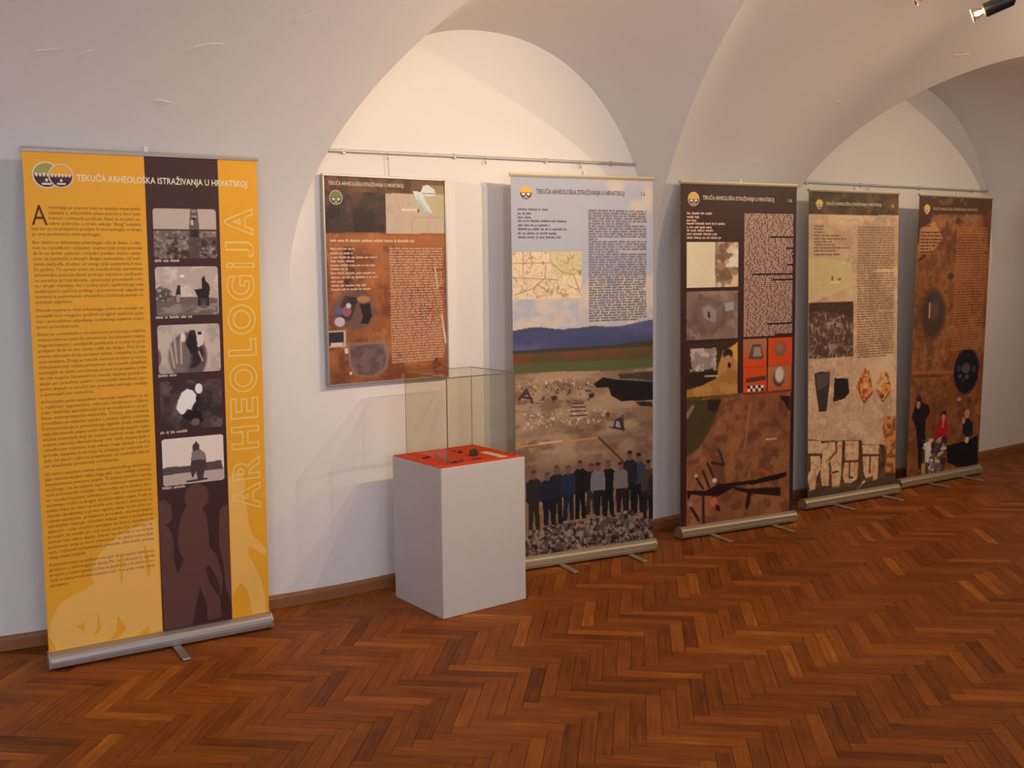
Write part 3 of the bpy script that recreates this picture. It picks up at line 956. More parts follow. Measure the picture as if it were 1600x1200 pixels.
me = new_mesh('outlined_lettering', vv, ff, (M_PRINT,))
s.color(me, np.tile(s.ink((238, 194, 112)), (len(vv), 1)), 'POINT')
add('outlined_lettering', me, s.body)
# the five photographs in the dark stripe
def photo(s, tl, br, res=.003, layer=1.5):
    return Canvas(s, tl[0], tl[1], br[0], br[1], res)
q = [(0.5149, 0.1087), (0.7853, 0.2116)]
U0, U1 = UL + .028, UR - .016
def punch(cv):
    cv.c = cv.c * .5 + cv.c.mean(axis=2, keepdims=True) * .5
    cv.c = np.clip((cv.c - .42) * 1.35 + .43, 0, 1)
def frame(pa, pb):
    return Canvas(s, U0, pa[1], U1, pb[1], .0026)
cv = frame((0.6522, 0.1086), (0.6443, 0.2103)); cv.fill((172, 150, 140))
hz = [(0.5113, 0.1523), (0.7903, 0.1533)]
cv.rect([(0, hz[0][1]), (1, 1)], (120, 98, 92))
cv.cloud((70, 50, 48), .02, 3, .42, .6, .9, mask=(cv.V > hz[0][1]) * np.clip((cv.V - hz[0][1]) / .025, 0, 1))
cv.cloud((170, 150, 140), .012, 8, .55, .7, .7, mask=(cv.V > hz[0][1]).astype(float))
cv.line([(0, hz[0][1]), (1, hz[0][1])], .007, (80, 60, 58))
cv.poly([(0.6864, 0.1086), (0.7180, 0.1085), (0.7237, 0.1478), (0.7249, 0.2110), (0.6701, 0.2105), (0.6777, 0.1477)], (96, 74, 70), .85)
for bb, c in (([(0.6919, 0.1112), (0.7116, 0.1164)], (150, 130, 120)), ([(0.6910, 0.1229), (0.7137, 0.1268)], (150, 130, 122)), ([(0.6936, 0.1268), (0.7076, 0.1320)], (55, 40, 40)), ([(0.6875, 0.1320), (0.6983, 0.1412)], (175, 155, 145)), ([(0.6831, 0.1516), (0.7195, 0.1662)], (66, 48, 48))):
    cv.rect(bb, c)
punch(cv); s.raster('photo_print', cv, 1.2, round_m=.012, label='grey photograph of a lattice tower in a field')
cv = frame((0.6487, 0.2274), (0.6409, 0.3290)); cv.fill((168, 146, 138))
cv.cloud((196, 176, 164), .05, 5, .5, .7, .8)
cv.poly([(0.5001, 0.2854), (0.5730, 0.2854), (0.6381, 0.2905), (0.7103, 0.2904), (0.7981, 0.2947), (0.7953, 0.3350), (0.4965, 0.3284)], (112, 92, 88))
cv.cloud((150, 128, 122), .03, 9, .5, .6, .8, 2.5, mask=(cv.V > (0.6370, 0.3050)[1]).astype(float))
cv.poly([(0.5009, 0.2763), (0.5236, 0.2715), (0.5464, 0.2666), (0.5740, 0.2736), (0.5906, 0.2778), (0.5890, 0.2988), (0.5100, 0.2999)], (96, 76, 74)); cv.cloud((170,150,144), .012, 4, .55, .65, .8, mask=cv.rm([(0.5072, 0.2673), (0.5890, 0.2988)]))
cv.poly([(0.6171, 0.2664), (0.6286, 0.2653), (0.6302, 0.2824), (0.6202, 0.3007), (0.6060, 0.2991), (0.6074, 0.2820)], (62, 46, 48)); cv.poly([(0.6100, 0.2847), (0.6271, 0.2850), (0.6230, 0.3008), (0.6088, 0.3005)], (150, 132, 126))
cv.poly([(0.6911, 0.2755), (0.7261, 0.2734), (0.7278, 0.2508), (0.7397, 0.2470), (0.7448, 0.2577), (0.7589, 0.2646), (0.7642, 0.2727), (0.7570, 0.2913), (0.7585, 0.3114), (0.7439, 0.3098), (0.7331, 0.2975), (0.7176, 0.3106), (0.7060, 0.3090), (0.7073, 0.2917)], (54, 40, 44)); cv.poly([(0.7159, 0.2932), (0.7480, 0.2938), (0.7494, 0.3152), (0.7173, 0.3146)], (92, 74, 74), .7)
cv.ell([(0.6274, 0.2442), (0.6498, 0.2498)], (205, 190, 180))
punch(cv); s.raster('photo_print', cv, 1.2, round_m=.012, label='grey photograph of a worker with a wheelbarrow')
cv = frame((0.6481, 0.3477), (0.6403, 0.4492)); cv.fill((176, 156, 146)); cv.cloud((150, 130, 124), .05, 2, .5, .65, .7)
cv.ell([(0.5667, 0.3643), (0.7386, 0.4662)], (104, 82, 82), edge=.12); cv.ell([(0.5825, 0.3806), (0.7227, 0.4412)], (62, 46, 50)); cv.ell([(0.5654, 0.3802), (0.6693, 0.4502)], (130, 110, 108), .8, .4)
for k in range(4):
    cv.line([(0.5944, 0.3743), (0.6016, 0.4278)] if k == 0 else [(0.6227, 0.3791), (0.6216, 0.4298)] if k == 1 else [(0.5757, 0.3937), (0.5895, 0.4368)] if k == 2 else [(0.6884, 0.3902), (0.7180, 0.4248)], .008, (176, 158, 150), .8)
cv.poly([(0.6645, 0.3601), (0.6905, 0.3608), (0.6913, 0.3903), (0.7048, 0.4042), (0.6665, 0.4098), (0.6449, 0.3890)], (52, 36, 40)); cv.ell([(0.6674, 0.3602), (0.6897, 0.3728)], (70, 50, 50))
cv.poly([(0.6930, 0.3675), (0.7284, 0.3631), (0.7234, 0.3912), (0.6995, 0.3973)], (190, 172, 164)); cv.ell([(0.6991, 0.3637), (0.7190, 0.3709)], (48, 34, 36)); cv.ell([(0.6209, 0.3644), (0.6452, 0.3850)], (206, 190, 182), .9, .5)
cv.ell([(0.5047, 0.3983), (0.5329, 0.4323)], (96, 78, 78), .8, .5)
punch(cv); s.raster('photo_print', cv, 1.2, round_m=.012, label='grey photograph of people kneeling in a round pit')
cv = frame((0.6478, 0.4657), (0.6399, 0.5698)); cv.fill((88, 66, 64)); cv.cloud((112, 90, 86), .05, 7, .5, .65, .8); cv.cloud((66, 46, 48), .06, 13, .5, .65, .8)
cv.poly([(0.6168, 0.4915), (0.6435, 0.4831), (0.6665, 0.4880), (0.6834, 0.4968), (0.6793, 0.5116), (0.6640, 0.5205), (0.6813, 0.5239), (0.6634, 0.5286), (0.6403, 0.5263), (0.6249, 0.5365), (0.6076, 0.5357), (0.5912, 0.5242), (0.5981, 0.5096)], (226, 212, 204)); cv.ell([(0.6792, 0.4736), (0.7129, 0.4952)], (228, 214, 204))
cv.poly([(0.6836, 0.4941), (0.7038, 0.4989), (0.7052, 0.5194), (0.6749, 0.5318), (0.6578, 0.5256), (0.6790, 0.5156)], (60, 42, 44)); cv.poly([(0.6162, 0.5374), (0.6634, 0.5286), (0.6983, 0.5328), (0.7145, 0.5540), (0.6754, 0.5646), (0.6500, 0.5512), (0.6213, 0.5458)], (50, 34, 38)); cv.ell([(0.6562, 0.5473), (0.6961, 0.5628)], (130, 108, 102), .8, .4)
punch(cv); s.raster('photo_print', cv, 1.2, round_m=.012, label='grey photograph of a crouching digger in a white shirt')
cv = frame((0.6503, 0.5867), (0.6427, 0.6866)); cv.fill((198, 180, 172)); gl = (0.6449, 0.6577)
cv.rect([(0, gl[1]), (1, 1)], (170, 148, 142)); cv.poly([(0.4978, 0.6522), (0.5383, 0.6463), (0.6106, 0.6476), (0.6545, 0.6472), (0.7890, 0.6421), (0.7967, 0.6620), (0.6534, 0.6623), (0.5026, 0.6634)], (96, 76, 76))
cv.poly([(0.6577, 0.6048), (0.6760, 0.5961), (0.6900, 0.6064), (0.6894, 0.6147), (0.7153, 0.6243), (0.7197, 0.6467), (0.7062, 0.6681), (0.7024, 0.6790), (0.6757, 0.6802), (0.6711, 0.6620), (0.6523, 0.6761), (0.6447, 0.6605), (0.6497, 0.6332), (0.6566, 0.6199)], (82, 64, 66)); cv.poly([(0.6537, 0.6183), (0.6923, 0.6148), (0.7181, 0.6272), (0.7143, 0.6381), (0.6523, 0.6375)], (140, 120, 118), .8); cv.line([(0.6284, 0.6816), (0.7173, 0.6798)], .008, (70, 54, 56))
punch(cv); s.raster('photo_print', cv, 1.2, round_m=.012, label='grey photograph of a person standing on open ground')
cap = [((0.5198, 0.2156), (0.6297, 0.2154)), ((0.5157, 0.3328), (0.6782, 0.3311)), ((0.5170, 0.4530), (0.5996, 0.4532)), ((0.5157, 0.5734), (0.6484, 0.5729)), ((0.5146, 0.6913), (0.6189, 0.6907))]
for k, (a, b) in enumerate(cap):
    s.greek('caption_print', [(a[0], b[0], (a[1] + b[1]) / 2)], .0085, (190, 165, 155), 1.4, 3 + k)

# ================================================================== banner with the hazy sky and the group of people
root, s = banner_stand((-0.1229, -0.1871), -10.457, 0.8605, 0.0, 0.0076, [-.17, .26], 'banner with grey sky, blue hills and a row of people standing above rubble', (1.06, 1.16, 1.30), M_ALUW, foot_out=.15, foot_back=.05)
cv = Canvas(s, 0, 0, 1, 1, .0042); cv.fill((168, 168, 176))
top = (cv.V < .5).astype(float)
cv.cloud((194, 180, 170), .22, 21, .55, .72, .6, 1.6, mask=top * (cv.U > .45))
for bb in ([(0.6679, 0.0025), (0.7862, 0.0451)], [(0.8242, 0.0564), (0.9459, 0.0978)], [(0.9215, 0.0078), (1.0051, 0.0878)], [(0.5278, 0.2801), (0.6871, 0.3094)]):
    cv.ell(bb, (206, 186, 168), .8, .9)
cv.cloud((204, 184, 168), .12, 33, .42, .56, .9, 1.5, mask=cv.rm([(-0.0146, 0.3085), (1.0058, 0.4231)], .03))
cv.cloud((206, 188, 170), .10, 35, .42, .56, .8, 1.2, mask=cv.rm([(0.4799, 0.2614), (1.0073, 0.3416)], .03))
mp = cv.rm([(0.0009, 0.1971), (0.4764, 0.3190)]); cv.mix(mp, (222, 196, 160)); cv.mix(cv.rm([(0.2691, 0.1955), (0.4776, 0.2569)], .008) * mp * .75, (196, 186, 130))
cv.web(.10, 41, (150, 104, 80), .07, .85, mask=mp); cv.web(.05, 43, (170, 128, 100), .07, .8, mask=mp); cv.web(.03, 45, (180, 140, 112), .08, .6, mask=mp); cv.web(.035, 47, (176, 136, 108), .06, .6, mask=mp)
for ln in ([(0.0003, 0.2255), (0.2570, 0.2250)], [(0.0761, 0.1971), (0.0750, 0.2544)], [(0.0028, 0.2618), (0.3141, 0.2694)], [(0.2575, 0.1982), (0.2628, 0.2242), (0.3378, 0.2492), (0.4203, 0.2565), (0.4729, 0.3117)], [(0.0184, 0.3066), (0.1416, 0.2903), (0.2217, 0.2651), (0.2282, 0.2285)]):
    cv.line(ln, .004, (140, 96, 72), .8)
cv.poly([(-0.0165, 0.3990), (0.0498, 0.3959), (0.1170, 0.3919), (0.1963, 0.3925), (0.2651, 0.3965), (0.3349, 0.3996), (0.4175, 0.3985), (0.4894, 0.3966), (0.5622, 0.3934), (0.6606, 0.3984), (0.7609, 0.3970), (0.8373, 0.3932), (0.9148, 0.3870), (1.0132, 0.3815), (1.0119, 0.4520), (-0.0178, 0.4615)], (66, 70, 104)); cv.cloud((98, 92, 128), .15, 50, .45, .65, .7, 2.5, mask=cv.pm([(-0.0165, 0.3990), (0.1170, 0.3919), (0.3349, 0.3996), (0.5622, 0.3934), (0.7609, 0.3970), (0.9148, 0.3870), (1.0132, 0.3815), (1.0119, 0.4520), (-0.0178, 0.4615)]))
cv.poly([(-0.0176, 0.4506), (0.3106, 0.4488), (0.6597, 0.4478), (1.0122, 0.4376), (1.0102, 0.5529), (-0.0190, 0.5206)], (62, 58, 44)); cv.poly([(-0.0177, 0.4593), (0.3104, 0.4587), (1.0119, 0.4568), (1.0102, 0.5529), (-0.0190, 0.5206)], (88, 72, 44), 1, .008)
cv.cloud((120, 62, 40), .05, 55, .45, .6, .7, 4, mask=cv.rm([(-0.0177, 0.4593), (1.0105, 0.5337)]))
cv.poly([(-0.0100, 0.4861), (0.2953, 0.4870), (0.6466, 0.4888), (1.0362, 0.4911), (1.0356, 0.5290), (0.6460, 0.5186), (0.2948, 0.5124), (-0.0106, 0.5132)], (86, 88, 52), 1, .01)
cv.poly([(-0.0106, 0.5122), (0.2948, 0.5114), (0.6460, 0.5176), (1.0358, 0.5155), (1.0259, 1.0933), (-0.0214, 1.0364)], (140, 108, 82), 1, .01)
grd = cv.pm([(-0.0106, 0.5122), (0.2948, 0.5114), (0.6460, 0.5176), (1.0358, 0.5155), (1.0259, 1.0933), (-0.0214, 1.0364)])
cv.cloud((172, 140, 108), .10, 60, .42, .6, .9, 2, mask=grd); cv.cloud((112, 82, 64), .05, 66, .52, .66, .7, 2, mask=grd); cv.cloud((122, 92, 76), .2, 68, .45, .6, .6, 3, mask=cv.rm([(-0.0140, 0.6759), (1.0306, 0.8163)], .02))
cv.cloud((214, 186, 156), .012, 70, .62, .7, .9, mask=cv.rm([(0.0388, 0.5295), (0.5621, 0.5645)], .006)); cv.cloud((70, 48, 40), .016, 71, .62, .7, .9, mask=cv.rm([(0.0509, 0.5473), (0.5891, 0.5951)], .006)); cv.cloud((216, 190, 160), .012, 72, .6, .68, .9, mask=cv.rm([(0.0620, 0.6172), (0.6434, 0.6579)], .006))
cv.poly([(0.5596, 0.5504), (0.6248, 0.5342), (0.7158, 0.5418), (0.8443, 0.5479), (1.0352, 0.5507), (1.0343, 0.6059), (0.8722, 0.6054), (0.7572, 0.6029), (0.6868, 0.5861), (0.6662, 0.5628), (0.5759, 0.5608)], (26, 20, 22)); cv.poly([(0.7302, 0.5280), (1.0356, 0.5263), (1.0352, 0.5517), (0.7583, 0.5420)], (58, 50, 38), .9, .006); cv.line([(0.7158, 0.5407), (1.0054, 0.5541)], .006, (120, 112, 92)); cv.poly([(0.8649, 0.6084), (0.9895, 0.6097), (0.9982, 0.6252), (0.9011, 0.6204)], (36, 28, 28), .9, .004)
for k in range(4):
    p = [[(0.4095, 0.5999), (0.4795, 0.6010)], [(0.3960, 0.6096), (0.4956, 0.6114)], [(0.3878, 0.6206), (0.5035, 0.6221)], [(0.3849, 0.6328), (0.5060, 0.6341)]][k]
    cv.line(p, .007, (70, 44, 36)); cv.line([(a, b + .004) for a, b in p], .004, (190, 160, 130))
for ln in ([(0.0352, 0.5790), (0.0859, 0.5534)], [(0.0859, 0.5534), (0.1282, 0.5899)], [(0.0441, 0.5719), (0.1195, 0.5781)], [(0.0631, 0.5651), (0.1008, 0.5639)]):
    cv.line(ln, .012, (62, 46, 46))
cv.poly([(0.6964, 0.6770), (0.7109, 0.6539), (0.7565, 0.6452), (0.7775, 0.6646), (0.7843, 0.6861)], (60, 48, 52)); cv.poly([(0.7162, 0.6715), (0.7250, 0.6571), (0.7476, 0.6607), (0.7530, 0.6784)], (168, 152, 148)); cv.line([(0.6712, 0.6727), (0.7872, 0.6820)], .006, (50, 38, 40)); cv.line([(0.7679, 0.6430), (0.7771, 0.6858)], .009, (58, 44, 40))
cv.ell([(0.5208, 0.5761), (0.5616, 0.5889)], (52, 38, 34)); cv.ell([(0.2609, 0.5746), (0.2999, 0.5877)], (60, 44, 40)); cv.ell([(0.6440, 0.6302), (0.6787, 0.6436)], (90, 64, 44))
cv.line([(0.0352, 0.7039), (0.2260, 0.7011), (0.5941, 0.6987)], .009, (206, 128, 70)); cv.line([(0.1681, 0.6993), (0.3306, 0.6984)], .008, (214, 176, 140)); cv.line([(0.5941, 0.6987), (0.6980, 0.7403), (0.7898, 0.7778)], .010, (96, 40, 34))
for (tp, bt, c, l) in (((0.1284, 0.7700), (0.1289, 0.9305), (52,46,48), (60,46,40)), ((0.8915, 0.7524), (0.8885, 0.9213), (70,74,88), (30,26,32)), ((0.8234, 0.7438), (0.8233, 0.9145), (36,40,54), (28,24,30)), ((0.9645, 0.7749), (0.9616, 0.9422), (92,76,58), (44,36,34)),
                       ((0.2898, 0.7635), (0.2893, 0.9238), (44,42,50), (34,30,36)), ((0.4563, 0.7558), (0.4572, 0.9170), (30,26,30), (24,20,24)), ((0.5377, 0.7678), (0.5377, 0.9093), (36,30,34), (70,54,46)), ((0.6625, 0.7648), (0.6638, 0.9186), (30,26,32), (24,22,28)), ((0.5859, 0.7672), (0.6080, 0.9149), (150,140,138), (32,30,38)),
                       ((0.3716, 0.7663), (0.3714, 0.9180), (44,54,78), (34,40,60)), ((0.7542, 0.7722), (0.7630, 0.9133), (150,136,126), (46,36,36)), ((0.2244, 0.7788), (0.2371, 0.9243), (36,42,58), (30,32,46)), ((1.0131, 0.7964), (1.0060, 0.9451), (60,50,48), (30,26,28))):
    cv.person(tp, bt, .1, tuple(x * .8 for x in c), tuple(x * .8 for x in l), (118, 82, 70))
rub = cv.pm([(-0.0195, 0.9425), (0.1570, 0.9299), (0.3130, 0.9228), (0.4598, 0.9224), (0.6386, 0.9211), (0.8234, 0.9092), (0.8665, 0.9253), (0.9248, 0.9398), (1.0283, 0.9520), (1.0254, 1.1205), (-0.0214, 1.0364)], .006)
cv.mix(rub, (92, 72, 62)); cv.cloud((160, 134, 114), .022, 80, .5, .58, .9, mask=rub); cv.cloud((38, 26, 26), .02, 84, .52, .6, .95, mask=rub); cv.cloud((180, 150, 120), .014, 86, .6, .68, .8, mask=rub)
s.body = s.raster('graphic_sheet', cv, 0, root, back=True)
emblem(s, (0.0993, 0.0450), .034, 1.2, (236, 166, 62), (74, 40, 34))
t0, t1 = [(0.1691, 0.0472), (0.7862, 0.0475)]
s.letters('headline_lettering', [('TEKUĆA ARHEOLOŠKA ISTRAŽIVANJA U HRVATSKOJ', t0[0], t0[1], t1[0], .0235, .012, t1[1])], (74, 60, 62), 1.5)
t0, t1 = [(0.9105, 0.0459), (0.9403, 0.0460)]
s.letters('page_number', [('12', t0[0], t0[1], t1[0], .018, .008, t1[1])], (80, 66, 66), 1.5)
s.greek('detail_lines', [((0.0428, 0.0892)[0], e[0], e[1]) for e in [(0.2505, 0.0881), (0.1319, 0.0990), (0.1317, 0.1087), (0.3792, 0.1177), (0.2589, 0.1288), (0.3787, 0.1385), (0.3083, 0.1492), (0.3361, 0.1594)]], .0085, (112, 104, 108), 1.4, 11)
a, b = [(0.5278, 0.0887), (0.9514, 0.3805)]
s.greek('text_column', column(a, b, 44, {5: .72, 11: .15, 16: .52, 31: .94, 43: .86}), .0085, (122, 112, 116), 1.4, 12, label='grey column of small print')

# ================================================================== dark brown banner
DK = (54, 29, 27)
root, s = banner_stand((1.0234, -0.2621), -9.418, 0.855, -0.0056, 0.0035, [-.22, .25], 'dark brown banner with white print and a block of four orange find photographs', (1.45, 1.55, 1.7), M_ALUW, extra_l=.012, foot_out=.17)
s.body = s.shapes('graphic_sheet', [([(0, 0), (0, 1), (1, 1), (1, 0)], DK)], 0, root, back=True)
emblem(s, (0.1055, 0.0470), .036, 1.2, (232, 160, 60), (66, 36, 30), (210, 180, 150))
t0, t1 = [(0.1798, 0.0476), (0.7947, 0.0493)]
s.letters('headline_lettering', [('TEKUĆA ARHEOLOŠKA ISTRAŽIVANJA U HRVATSKOJ', t0[0], t0[1], t1[0], .022, .012, t1[1])], (214, 184, 160), 1.5)
t0, t1 = [(0.9224, 0.0492), (0.9562, 0.0497)]
s.letters('page_number', [('16', t0[0], t0[1], t1[0], .018, .008, t1[1])], (214, 184, 160), 1.5)
s.greek('detail_lines', [((0.0498, 0.0901)[0], e[0], e[1]) for e in [(0.2645, 0.0879), (0.1516, 0.0982), (0.1324, 0.1082), (0.3815, 0.1168), (0.2674, 0.1274), (0.2675, 0.1364), (0.3085, 0.1465), (0.3379, 0.1572)]], .0095, (196, 160, 138), 1.4, 21)
a, b = [(0.5358, 0.0877), (0.9726, 0.4469)]
s.greek('text_column', column(a, b, 66, {12: .53, 18: .86, 27: .88, 32: .17, 35: .58, 59: .48, 65: .64}), .0078, (186, 148, 128), 1.4, 22, label='white column of small print')
def sub(s, bb, res=.0045):
    return Canvas(s, bb[0][0], bb[0][1], bb[1][0], bb[1][1], res)
cv = sub(s, [(0.0495, 0.1688), (0.4848, 0.2995)]); cv.fill((220, 192, 158)); cv.grain(.03, .02, 4)
pt = cv.pm([(0.2875, 0.1638), (0.5002, 0.1626), (0.5028, 0.3020), (0.2887, 0.3006)]); cv.mix(pt, (150, 118, 88)); cv.cloud((214, 184, 150), .05, 91, .48, .58, .9, mask=pt); cv.cloud((104, 78, 60), .06, 92, .52, .62, .8, mask=pt); cv.cloud((232, 206, 172), .08, 93, .55, .6, 1, mask=pt * cv.rm([(0.3781, 0.1633), (0.5017, 0.2413)], .01))
s.raster('photo_print', cv, 1.2, label='pale map beside an aerial view')
cv = sub(s, [(0.0491, 0.3104), (0.4834, 0.4509)]); cv.fill((122, 98, 84)); cv.cloud((148, 120, 100), .09, 95, .45, .6, .8); cv.cloud((96, 74, 66), .05, 96, .5, .62, .7)
cv.ell([(0.0772, 0.3264), (0.4088, 0.4320)], (92, 70, 62), .55, .5); cv.ell([(0.1417, 0.3406), (0.3408, 0.4168)], (120, 100, 90), .7, .6); cv.poly([(0.1744, 0.3591), (0.2334, 0.3506), (0.3000, 0.3698), (0.2936, 0.4022), (0.2536, 0.3992), (0.1941, 0.3869)], (142, 128, 124), .9, .006); cv.poly([(0.2230, 0.3712), (0.2441, 0.3691), (0.2469, 0.3899), (0.2284, 0.3873)], (54, 42, 42)); cv.poly([(0.3669, 0.3451), (0.4485, 0.3436), (0.4516, 0.3670), (0.3781, 0.3708)], (150, 140, 146))
s.raster('photo_print', cv, 1.2, label='photograph of an excavated hollow with stones')
cv = sub(s, [(0.0510, 0.4613), (0.4855, 0.6281)]); cv.fill((150, 104, 52)); cv.cloud((178, 128, 66), .06, 97, .45, .6, .8)
cv.poly([(0.0398, 0.4501), (0.4946, 0.4539), (0.4645, 0.4742), (0.3592, 0.4874), (0.3150, 0.5329), (0.3153, 0.5587), (0.1830, 0.5857), (0.0393, 0.5964)], (58, 38, 26), 1, .008); cv.poly([(0.0794, 0.4786), (0.2997, 0.4768), (0.2928, 0.5374), (0.0964, 0.5397)], (134, 118, 106)); cv.cloud((186, 168, 152), .03, 98, .5, .6, .9, mask=cv.rm([(0.0794, 0.4760), (0.3003, 0.5428)]))
cv.poly([(0.3742, 0.4877), (0.4826, 0.4641), (0.4836, 0.5216), (0.4652, 0.5159), (0.4346, 0.4995), (0.3894, 0.5037)], (196, 146, 70)); cv.ell([(0.3591, 0.4822), (0.4424, 0.5127)], (44, 26, 22)); cv.ell([(0.3668, 0.5005), (0.4351, 0.5361)], (170, 124, 78)); cv.ell([(0.3972, 0.5220), (0.4276, 0.5385)], (40, 24, 20)); cv.poly([(0.0536, 0.5512), (0.2855, 0.5424), (0.3005, 0.5687), (0.1685, 0.5852), (0.0536, 0.5816)], (40, 26, 22), .9, .006); cv.line([(0.2048, 0.5586), (0.3153, 0.5598)], .008, (190, 168, 140))
s.raster('photo_print', cv, 1.2, label='photograph of a stone wall beside a digger')
for k, (bb, lab) in enumerate((([(0.5330, 0.4562), (0.7421, 0.5421)], 'red photograph of a grey bell-shaped find'), ([(0.7570, 0.4564), (0.9752, 0.5428)], 'red photograph of a round grey sherd'), ([(0.5347, 0.5403), (0.7445, 0.6246)], 'red photograph of a long dark find with a scale bar'), ([(0.7548, 0.5414), (0.9719, 0.6251)], 'red photograph of a pale pear-shaped find'))):
    cv = sub(s, bb, .0035); cv.fill((196, 70, 28))
    (a, b), (c, d) = bb
    P = lambda x, y: (a + (c - a) * x, b + (d - b) * y)
    if k in (0, 3):
        cv.mix(np.clip(1.3 - (cv.V - b) / (d - b) * 1.6, 0, 1) * .75, (150, 112, 86))
    if k == 3:
        cv.fill((158, 104, 70)); cv.mix(np.clip((cv.V - b) / (d - b), 0, 1) * .6, (190, 70, 30))
    if k == 0:
        cv.poly([P(.38, .2), P(.75, .2), P(.88, .68), P(.78, .74), P(.45, .72), P(.22, .7)], (88, 66, 56)); cv.poly([P(.45, .3), P(.72, .3), P(.8, .62), P(.42, .62)], (146, 126, 110), 1, .004)
    if k == 1:
        cv.ell([P(.25, .12), P(.75, .66)], (130, 82, 58)); cv.ell([P(.32, .2), P(.6, .5)], (148, 104, 78), .8, .6)
    if k == 2:
        cv.poly([P(.1, .42), P(.3, .38), P(.95, .34), P(.98, .5), P(.3, .56), P(.1, .54)], (84, 50, 34))
        for i in range(6):
            for j in range(2):
                cv.rect([P(.18 + i * .115, .68 + j * .1), P(.18 + (i + 1) * .115, .78 + j * .1)], (226, 206, 190) if (i + j) % 2 else (36, 22, 20))
    if k == 3:
        cv.ell([P(.22, .12), P(.7, .78)], (84, 62, 52)); cv.ell([P(.3, .05), P(.68, .62)], (196, 180, 156), 1, .4)
    s.raster('photo_print', cv, 1.2, label=lab)
cv = sub(s, [(0.0506, 0.6171), (0.9663, 1.0277)]); cv.fill((128, 78, 46)); cv.cloud((150, 96, 58), .14, 101, .45, .6, .8); cv.cloud((98, 56, 36), .06, 102, .52, .64, .7)
cv.poly([(0.0393, 0.6116), (0.3309, 0.6269), (0.3163, 0.6682), (0.2424, 0.7227), (0.1544, 0.7709), (0.0387, 0.7963)], (64, 54, 30), .95, .03); cv.poly([(0.2271, 0.6285), (0.3459, 0.6327), (0.3014, 0.6676), (0.2273, 0.6596)], (40, 26, 20), .9, .015); cv.poly([(0.0419, 0.6678), (0.0964, 0.6392), (0.1180, 0.6451), (0.0533, 0.6837)], (140, 116, 86), .9, .006)
cv.line([(0.5993, 0.6523), (0.5773, 0.7159), (0.5553, 0.7849)], .018, (160, 104, 60), .7); cv.line([(0.7455, 0.7655), (0.8383, 0.7665)], .008, (206, 178, 150)); cv.poly([(0.8632, 0.6346), (0.9624, 0.6380), (0.9644, 0.6877), (0.9304, 0.6699)], (44, 26, 24))
cv.poly([(0.0528, 0.8934), (0.2138, 0.9004), (0.3185, 0.8852), (0.4406, 0.8869), (0.6605, 0.8857), (0.8553, 0.8771), (0.9383, 0.8732), (0.9389, 0.8873), (0.8559, 0.8950), (0.6608, 0.8995), (0.4717, 0.8984), (0.3948, 0.9112), (0.3189, 0.9227), (0.1695, 0.9136), (0.0962, 0.9065), (0.0599, 0.9226)], (34, 18, 16), 1, .004); cv.poly([(0.4408, 0.8977), (0.5974, 0.9123), (0.7256, 0.9132), (0.8817, 0.9206), (0.8827, 0.9487), (0.7917, 0.9416), (0.6137, 0.9270), (0.6064, 0.9568), (0.5830, 0.9773), (0.5591, 0.9676), (0.5787, 0.9249), (0.4719, 0.9104)], (42, 22, 18), 1, .004)
for ln in ([(0.1254, 0.8531), (0.1915, 0.8938)], [(0.1913, 0.8410), (0.2435, 0.8915)], [(0.2282, 0.8192), (0.3033, 0.8790)], [(0.3250, 0.7818), (0.3709, 0.8294)], [(0.2654, 0.8185), (0.3633, 0.8279)]):
    cv.line(ln, .016, (54, 32, 30))
cv.ell([(0.1181, 0.8464), (0.1429, 0.8583)], (190, 160, 140)); cv.ell([(0.2702, 0.8654), (0.3109, 0.8805)], (200, 186, 176)); cv.ell([(0.2557, 0.9242), (0.3161, 0.9521)], (196, 92, 70)); cv.poly([(0.2964, 0.9455), (0.3343, 0.9532), (0.3421, 0.9699), (0.3041, 0.9648)], (40, 24, 24)); cv.line([(0.1916, 0.9150), (0.1964, 0.9978)], .02, (60, 34, 26)); cv.line([(0.0817, 0.9398), (0.1549, 0.9870)], .02, (48, 28, 22)); cv.ell([(0.0672, 0.9283), (0.1035, 0.9438)], (150, 124, 100)); cv.line([(0.6725, 0.8562), (0.7566, 0.8651)], .012, (180, 66, 36))
s.raster('photo_print', cv, 1.2, label='aerial photograph of a dark trench in brown earth')

# ================================================================== sandy banner
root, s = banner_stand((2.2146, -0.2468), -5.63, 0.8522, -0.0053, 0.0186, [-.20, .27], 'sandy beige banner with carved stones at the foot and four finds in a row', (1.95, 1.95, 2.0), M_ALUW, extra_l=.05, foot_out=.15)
cv = Canvas(s, 0, 0, 1, 1, .005); cv.fill((170, 142, 112)); cv.cloud((190, 160, 126), .25, 111, .42, .6, .9); cv.cloud((148, 122, 98), .15, 112, .5, .66, .8); cv.cloud((196, 172, 142), .05, 113, .56, .72, .5); cv.grain(.10, .012, 127)
cv.web(.3, 114, (146, 118, 92), .05, .6)
cv.mix(cv.rm([(-0.0078, 0.1075), (1.0663, 0.2292)], .04) * .5, (158, 132, 106))
hd = cv.pm([(-0.0250, -0.0077), (1.0623, -0.0326), (1.0639, 0.0742), (0.0065, 0.0777), (-0.0233, 0.0777)]); cv.mix(hd, (66, 46, 32)); cv.cloud((92, 66, 40), .1, 115, .45, .6, .8, mask=hd); cv.cloud((44, 34, 28), .08, 116, .5, .62, .8, mask=hd)
